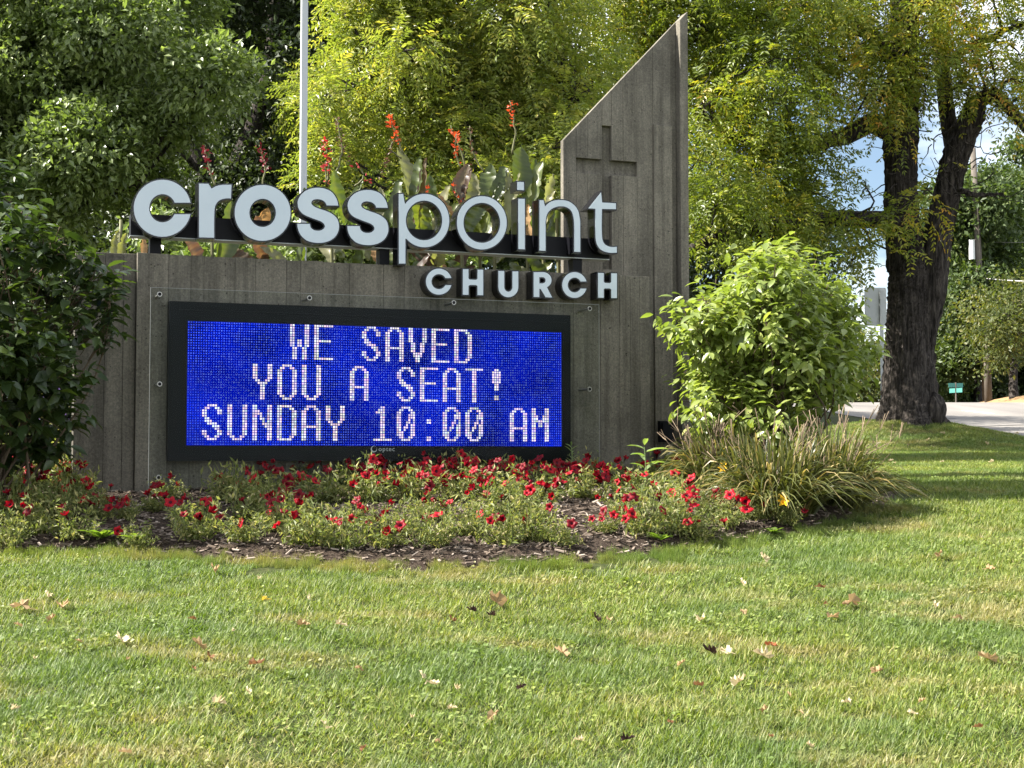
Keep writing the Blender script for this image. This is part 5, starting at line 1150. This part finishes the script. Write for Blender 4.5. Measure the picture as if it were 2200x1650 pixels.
for (px, py, sp, c, lab) in fl:
    p = G(px, py); s = sp / FPX * np.linalg.norm(p - CAM) * 1.15; z = float(ground(p[0], p[1])) + .028 if sdist(p[0], p[1]) < 0 else float(bedz(p[0], p[1])) + .05
    o = obj('fallen_leaf', LM[c][rng.integers(1, 4) if c != 'dark' else rng.integers(2, 4)]); o.location = (p[0], p[1], z + .002); o.scale = (s, s, s * .9)
    o.rotation_euler = (rng.normal() * .28 + .25, rng.normal() * .28, rng.uniform(0, 6.28))
    if lab == 'far': tag(o, 'tiny pale fallen leaf on the grass by the big tree', 'leaf', 'tiny pale leaves by the big tree')
    elif lab: tag(o, lab, 'leaf', 'dry leaves on the lawn')
    else:
        cn = {'tan': 'tan', 'pale': 'pale cream', 'brown': 'brown'}[c]; best = None
        for d, nx, ny, nm in sorted((math.hypot(px - a, (py - b) * 1.6), a, b, q) for a, b, q in NOTE):
            dx, dy = px - nx, py - ny; w1 = ('right' if dx > 0 else 'left') + ' of'; w2 = 'below' if dy > 0 else 'above'
            for wd in ((w1, w2) if abs(dx) > abs(dy) * 1.6 else (w2, w1)) + (('above' if dy < 0 else 'below') + ' and ' + w1,):
                l_ = 'small %s fallen leaf, %s %s' % (cn, wd, nm)
                if l_ not in usedl: best = l_; break
            if best: break
        usedl.add(best); tag(o, best, 'leaf', 'small dry leaves on the lawn')
# ------------------------------------------------------------------ poles, signs, wires
x = at(652, 300, 12.4)[0]; b = (x, 12.4, float(ground(x, 12.4)))
t = thing('square_pole', 'tall square grey metal pole standing behind the letters', 'pole', b)
mb = MB(); w = .026; a = RAD(-24); c8 = []
for z in (b[2] - .1, 7.5):
    for k in range(4): c8.append((x + w * 1.414 * math.cos(a + k * math.pi / 2), 12.4 + w * 1.414 * math.sin(a + k * math.pi / 2), z))
mb.hexa([c8[0], c8[3], c8[2], c8[1], c8[4], c8[7], c8[6], c8[5]][::1]); obj('shaft', mb.mesh('shaft', M['post_grey']), t)
mb = MB(); mb.box((x - .07, 12.33, b[2] - .02), (x + .07, 12.47, b[2] + .02)); obj('base_plate', mb.mesh('base_plate', M['post_grey']), t)

M['pole_wood'] = plain('weathered_wood', (.11, .095, .08), .9, .15, 0, .35, 6)
M['wire'] = plain('wire', (.35, .34, .32), .6, .3)
def upole(label, p, q, r, extras):
    t = thing('utility_pole', label, 'pole', tuple(p)); mb = MB(); mb.tube([p, q], [r, r * .8], 12); obj('shaft', mb.mesh('shaft', M['pole_wood'], True), t); return t
p0 = at(2120, 880, 45.2); p0[2] = float(ground(p0[0], 45.2)); q0 = at(2090, 318, 45.2)
t = upole('leaning grey wooden utility pole beyond the road', p0, q0, .11, 0)
def on(py): f = (at(0, py, 45.2)[2] - p0[2]) / (q0[2] - p0[2]); return p0 + (q0 - p0) * f
mb = MB(); c = on(540); mb.tube([c + [-.2, -.02, -.25], c + [-.2, -.02, .35]], .09, 12); obj('transformer', mb.mesh('transformer', plain('white_can', (.7, .7, .7), .5)), t)
mb = MB()
for d in (-.3, -.1, .1, .3): c = on(598); mb.tube([c + [d * .6, 0, d * .3], c + [d, -.06, d * .5 + .05]], .035, 6)
obj('clamps', mb.mesh('clamps', M['alu']), t)
t = upole('shorter second utility pole by the far edge of the road', np.array([at(2124, 870, 44.5)[0], 44.5, float(ground(at(2124, 870, 44.5)[0], 44.5))]), at(2119, 700, 44.5), .12, 0)
def wire(label, a, b, sag, r=.012):
    a, b = np.array(a), np.array(b); s = np.linspace(0, 1, 16)[:, None]; P = a + (b - a) * s; P[:, 2] -= (sag * 4 * s * (1 - s))[:, 0]
    mb = MB(); mb.tube(P, r, 5); o = obj('wire', mb.mesh('wire', M['wire'], True)); tag(o, label, 'cable', 'overhead wires')
wire('thick cable running right from the leaning utility pole', on(597), at(2420, 596, 40), .12, .022)
wire('thick cable dropping left from the leaning pole behind the trunk', on(598), at(1700, 690, 50), .1, .022)
wire('thin wire crossing high past the leaning utility pole', at(1600, 505, 52), at(2400, 520, 44), .1, .010)
wire('guy wire slanting down left of the leaning utility pole', on(620), at(1950, 770, 46), 0, .010)

p = at(1888, 880, 24); gz = float(ground(p[0], 24)); t = thing('road_sign', 'back of a grey metal road sign beside the big trunk', 'sign', (p[0], 24, gz))
a = at(1857, 618, 24); b_ = at(1905, 700, 24); mb = MB(); W_ = (b_[0] - a[0]); H_ = a[2] - b_[2]; r_ = .04; pts = []
for cx, cz, st in ((b_[0] - r_, a[2] - r_, 0), (a[0] + r_, a[2] - r_, 90), (a[0] + r_, b_[2] + r_, 180), (b_[0] - r_, b_[2] + r_, 270)):
    for q in range(6): an = RAD(st + q * 18); pts.append((cx + r_ * math.cos(an), cz + r_ * math.sin(an)))
n = len(pts); V = [(x_, 24.0, z_) for x_, z_ in pts] + [(x_, 24.006, z_) for x_, z_ in pts]
mb.add(V, [(0, k + 1, k) for k in range(1, n - 1)] + [(n, n + k, n + k + 1) for k in range(1, n - 1)], [(k, (k + 1) % n, n + (k + 1) % n, n + k) for k in range(n)]); obj('sign_panel', mb.mesh('sign_panel', M['alu']), t)
mb = MB(); px_ = (a[0] + b_[0]) / 2 + .09; mb.box((px_ - .025, 23.95, gz - .2), (px_ + .025, 23.994, a[2] - .05)); obj('post', mb.mesh('post', M['alu']), t)

p = at(2054, 866, 37.5); gz = float(ground(p[0], 37.5)); t = thing('street_sign', 'teal green street name sign with two crossed blades across the road', 'sign', (p[0], 37.5, gz))
M['teal'] = plain('teal_sign_paint', (.05, .20, .17), .5, .4); M['sign_white'] = plain('sign_white_paint', (.75, .78, .75), .5, .4)
zt = at(2054, 832, 37.5)[2]; mb = MB(); mb.tube([(p[0], 37.5, gz - .2), (p[0], 37.5, zt + .12)], .02, 8); obj('post', mb.mesh('post', M['pole_wood']), t)
for ang, dz, ww in ((8, .05, .19), (-62, -.08, .22)):
    a = RAD(ang); d = np.array([math.cos(a), math.sin(a), 0]); nn = np.array([math.sin(a), -math.cos(a), 0]); c = np.array([p[0], 37.5, zt + dz]); mb = MB()
    def bx(u0, u1, v0, v1, w0, w1, m): m.hexa([c + d * u0 + nn * w1 + [0, 0, v0], c + d * u1 + nn * w1 + [0, 0, v0], c + d * u1 + nn * w0 + [0, 0, v0], c + d * u0 + nn * w0 + [0, 0, v0], c + d * u0 + nn * w1 + [0, 0, v1], c + d * u1 + nn * w1 + [0, 0, v1], c + d * u1 + nn * w0 + [0, 0, v1], c + d * u0 + nn * w0 + [0, 0, v1]])
    bx(-ww, ww, -.055, .055, -.004, .004, mb); bl_ = obj('sign_blade', mb.mesh('sign_blade', M['teal']), t)

# sandy cut bank and grass beyond the crest of the road
M['bank'] = plain('sandy_bank', (.26, .17, .09), .9, .15, 0, .35, 2)
def bankz(X, Y): return ground(X, Y) + .28 * np.clip((X - 13.2) / 1.4, 0, 1) * np.clip((Y - 37.5) / 2, 0, 1) * (1 + .25 * np.sin(X * 4 + Y)) - .03
o = obj('bank', grid('bank', np.arange(12.2, 17, .2), np.arange(37.3, 46, .2), bankz, M['bank'])); o['kind'] = 'structure'
# asters and dry grass seen under the left shrub
M['aster'] = leafmat('aster_petal', [(0, (.20, .12, .36)), (1, (.32, .22, .5))], .3, .6, .2, (1, 1, 1))
p = at(95, 905, 11.0); b = (p[0], 11.0, float(bedz(p[0], 11.0))); t = thing('aster_plant', 'purple asters in the sun seen beneath the left shrub', 'plant', b)
n = 420; B = np.array(b) + rng.normal(size=(n, 3)) * [.22, .18, .12] + [0, 0, .3]; D = unit(n); X, Y, Z = frame(D, unit(n)); s = rng.uniform(.03, .06, n)
obj('foliage', mesh('foliage', scatter(RH_V, B, X, Y, Z, s, s * .3), [rep(RH_T, n, 4)], rng.random(n * 4), M['petunia_leaf']), t, kind='stuff')
n = 160; B = np.array(b) + rng.normal(size=(n, 3)) * [.2, .16, .08] + [0, 0, .5]; X, Y, Z = frame(unit(n), unit(n)); s = rng.uniform(.015, .03, n)
obj('flowers', mesh('flowers', scatter(RH_V, B, X, Y, Z, s, s), [rep(RH_T, n, 4)], rng.random(n * 4), M['aster']), t, kind='stuff')
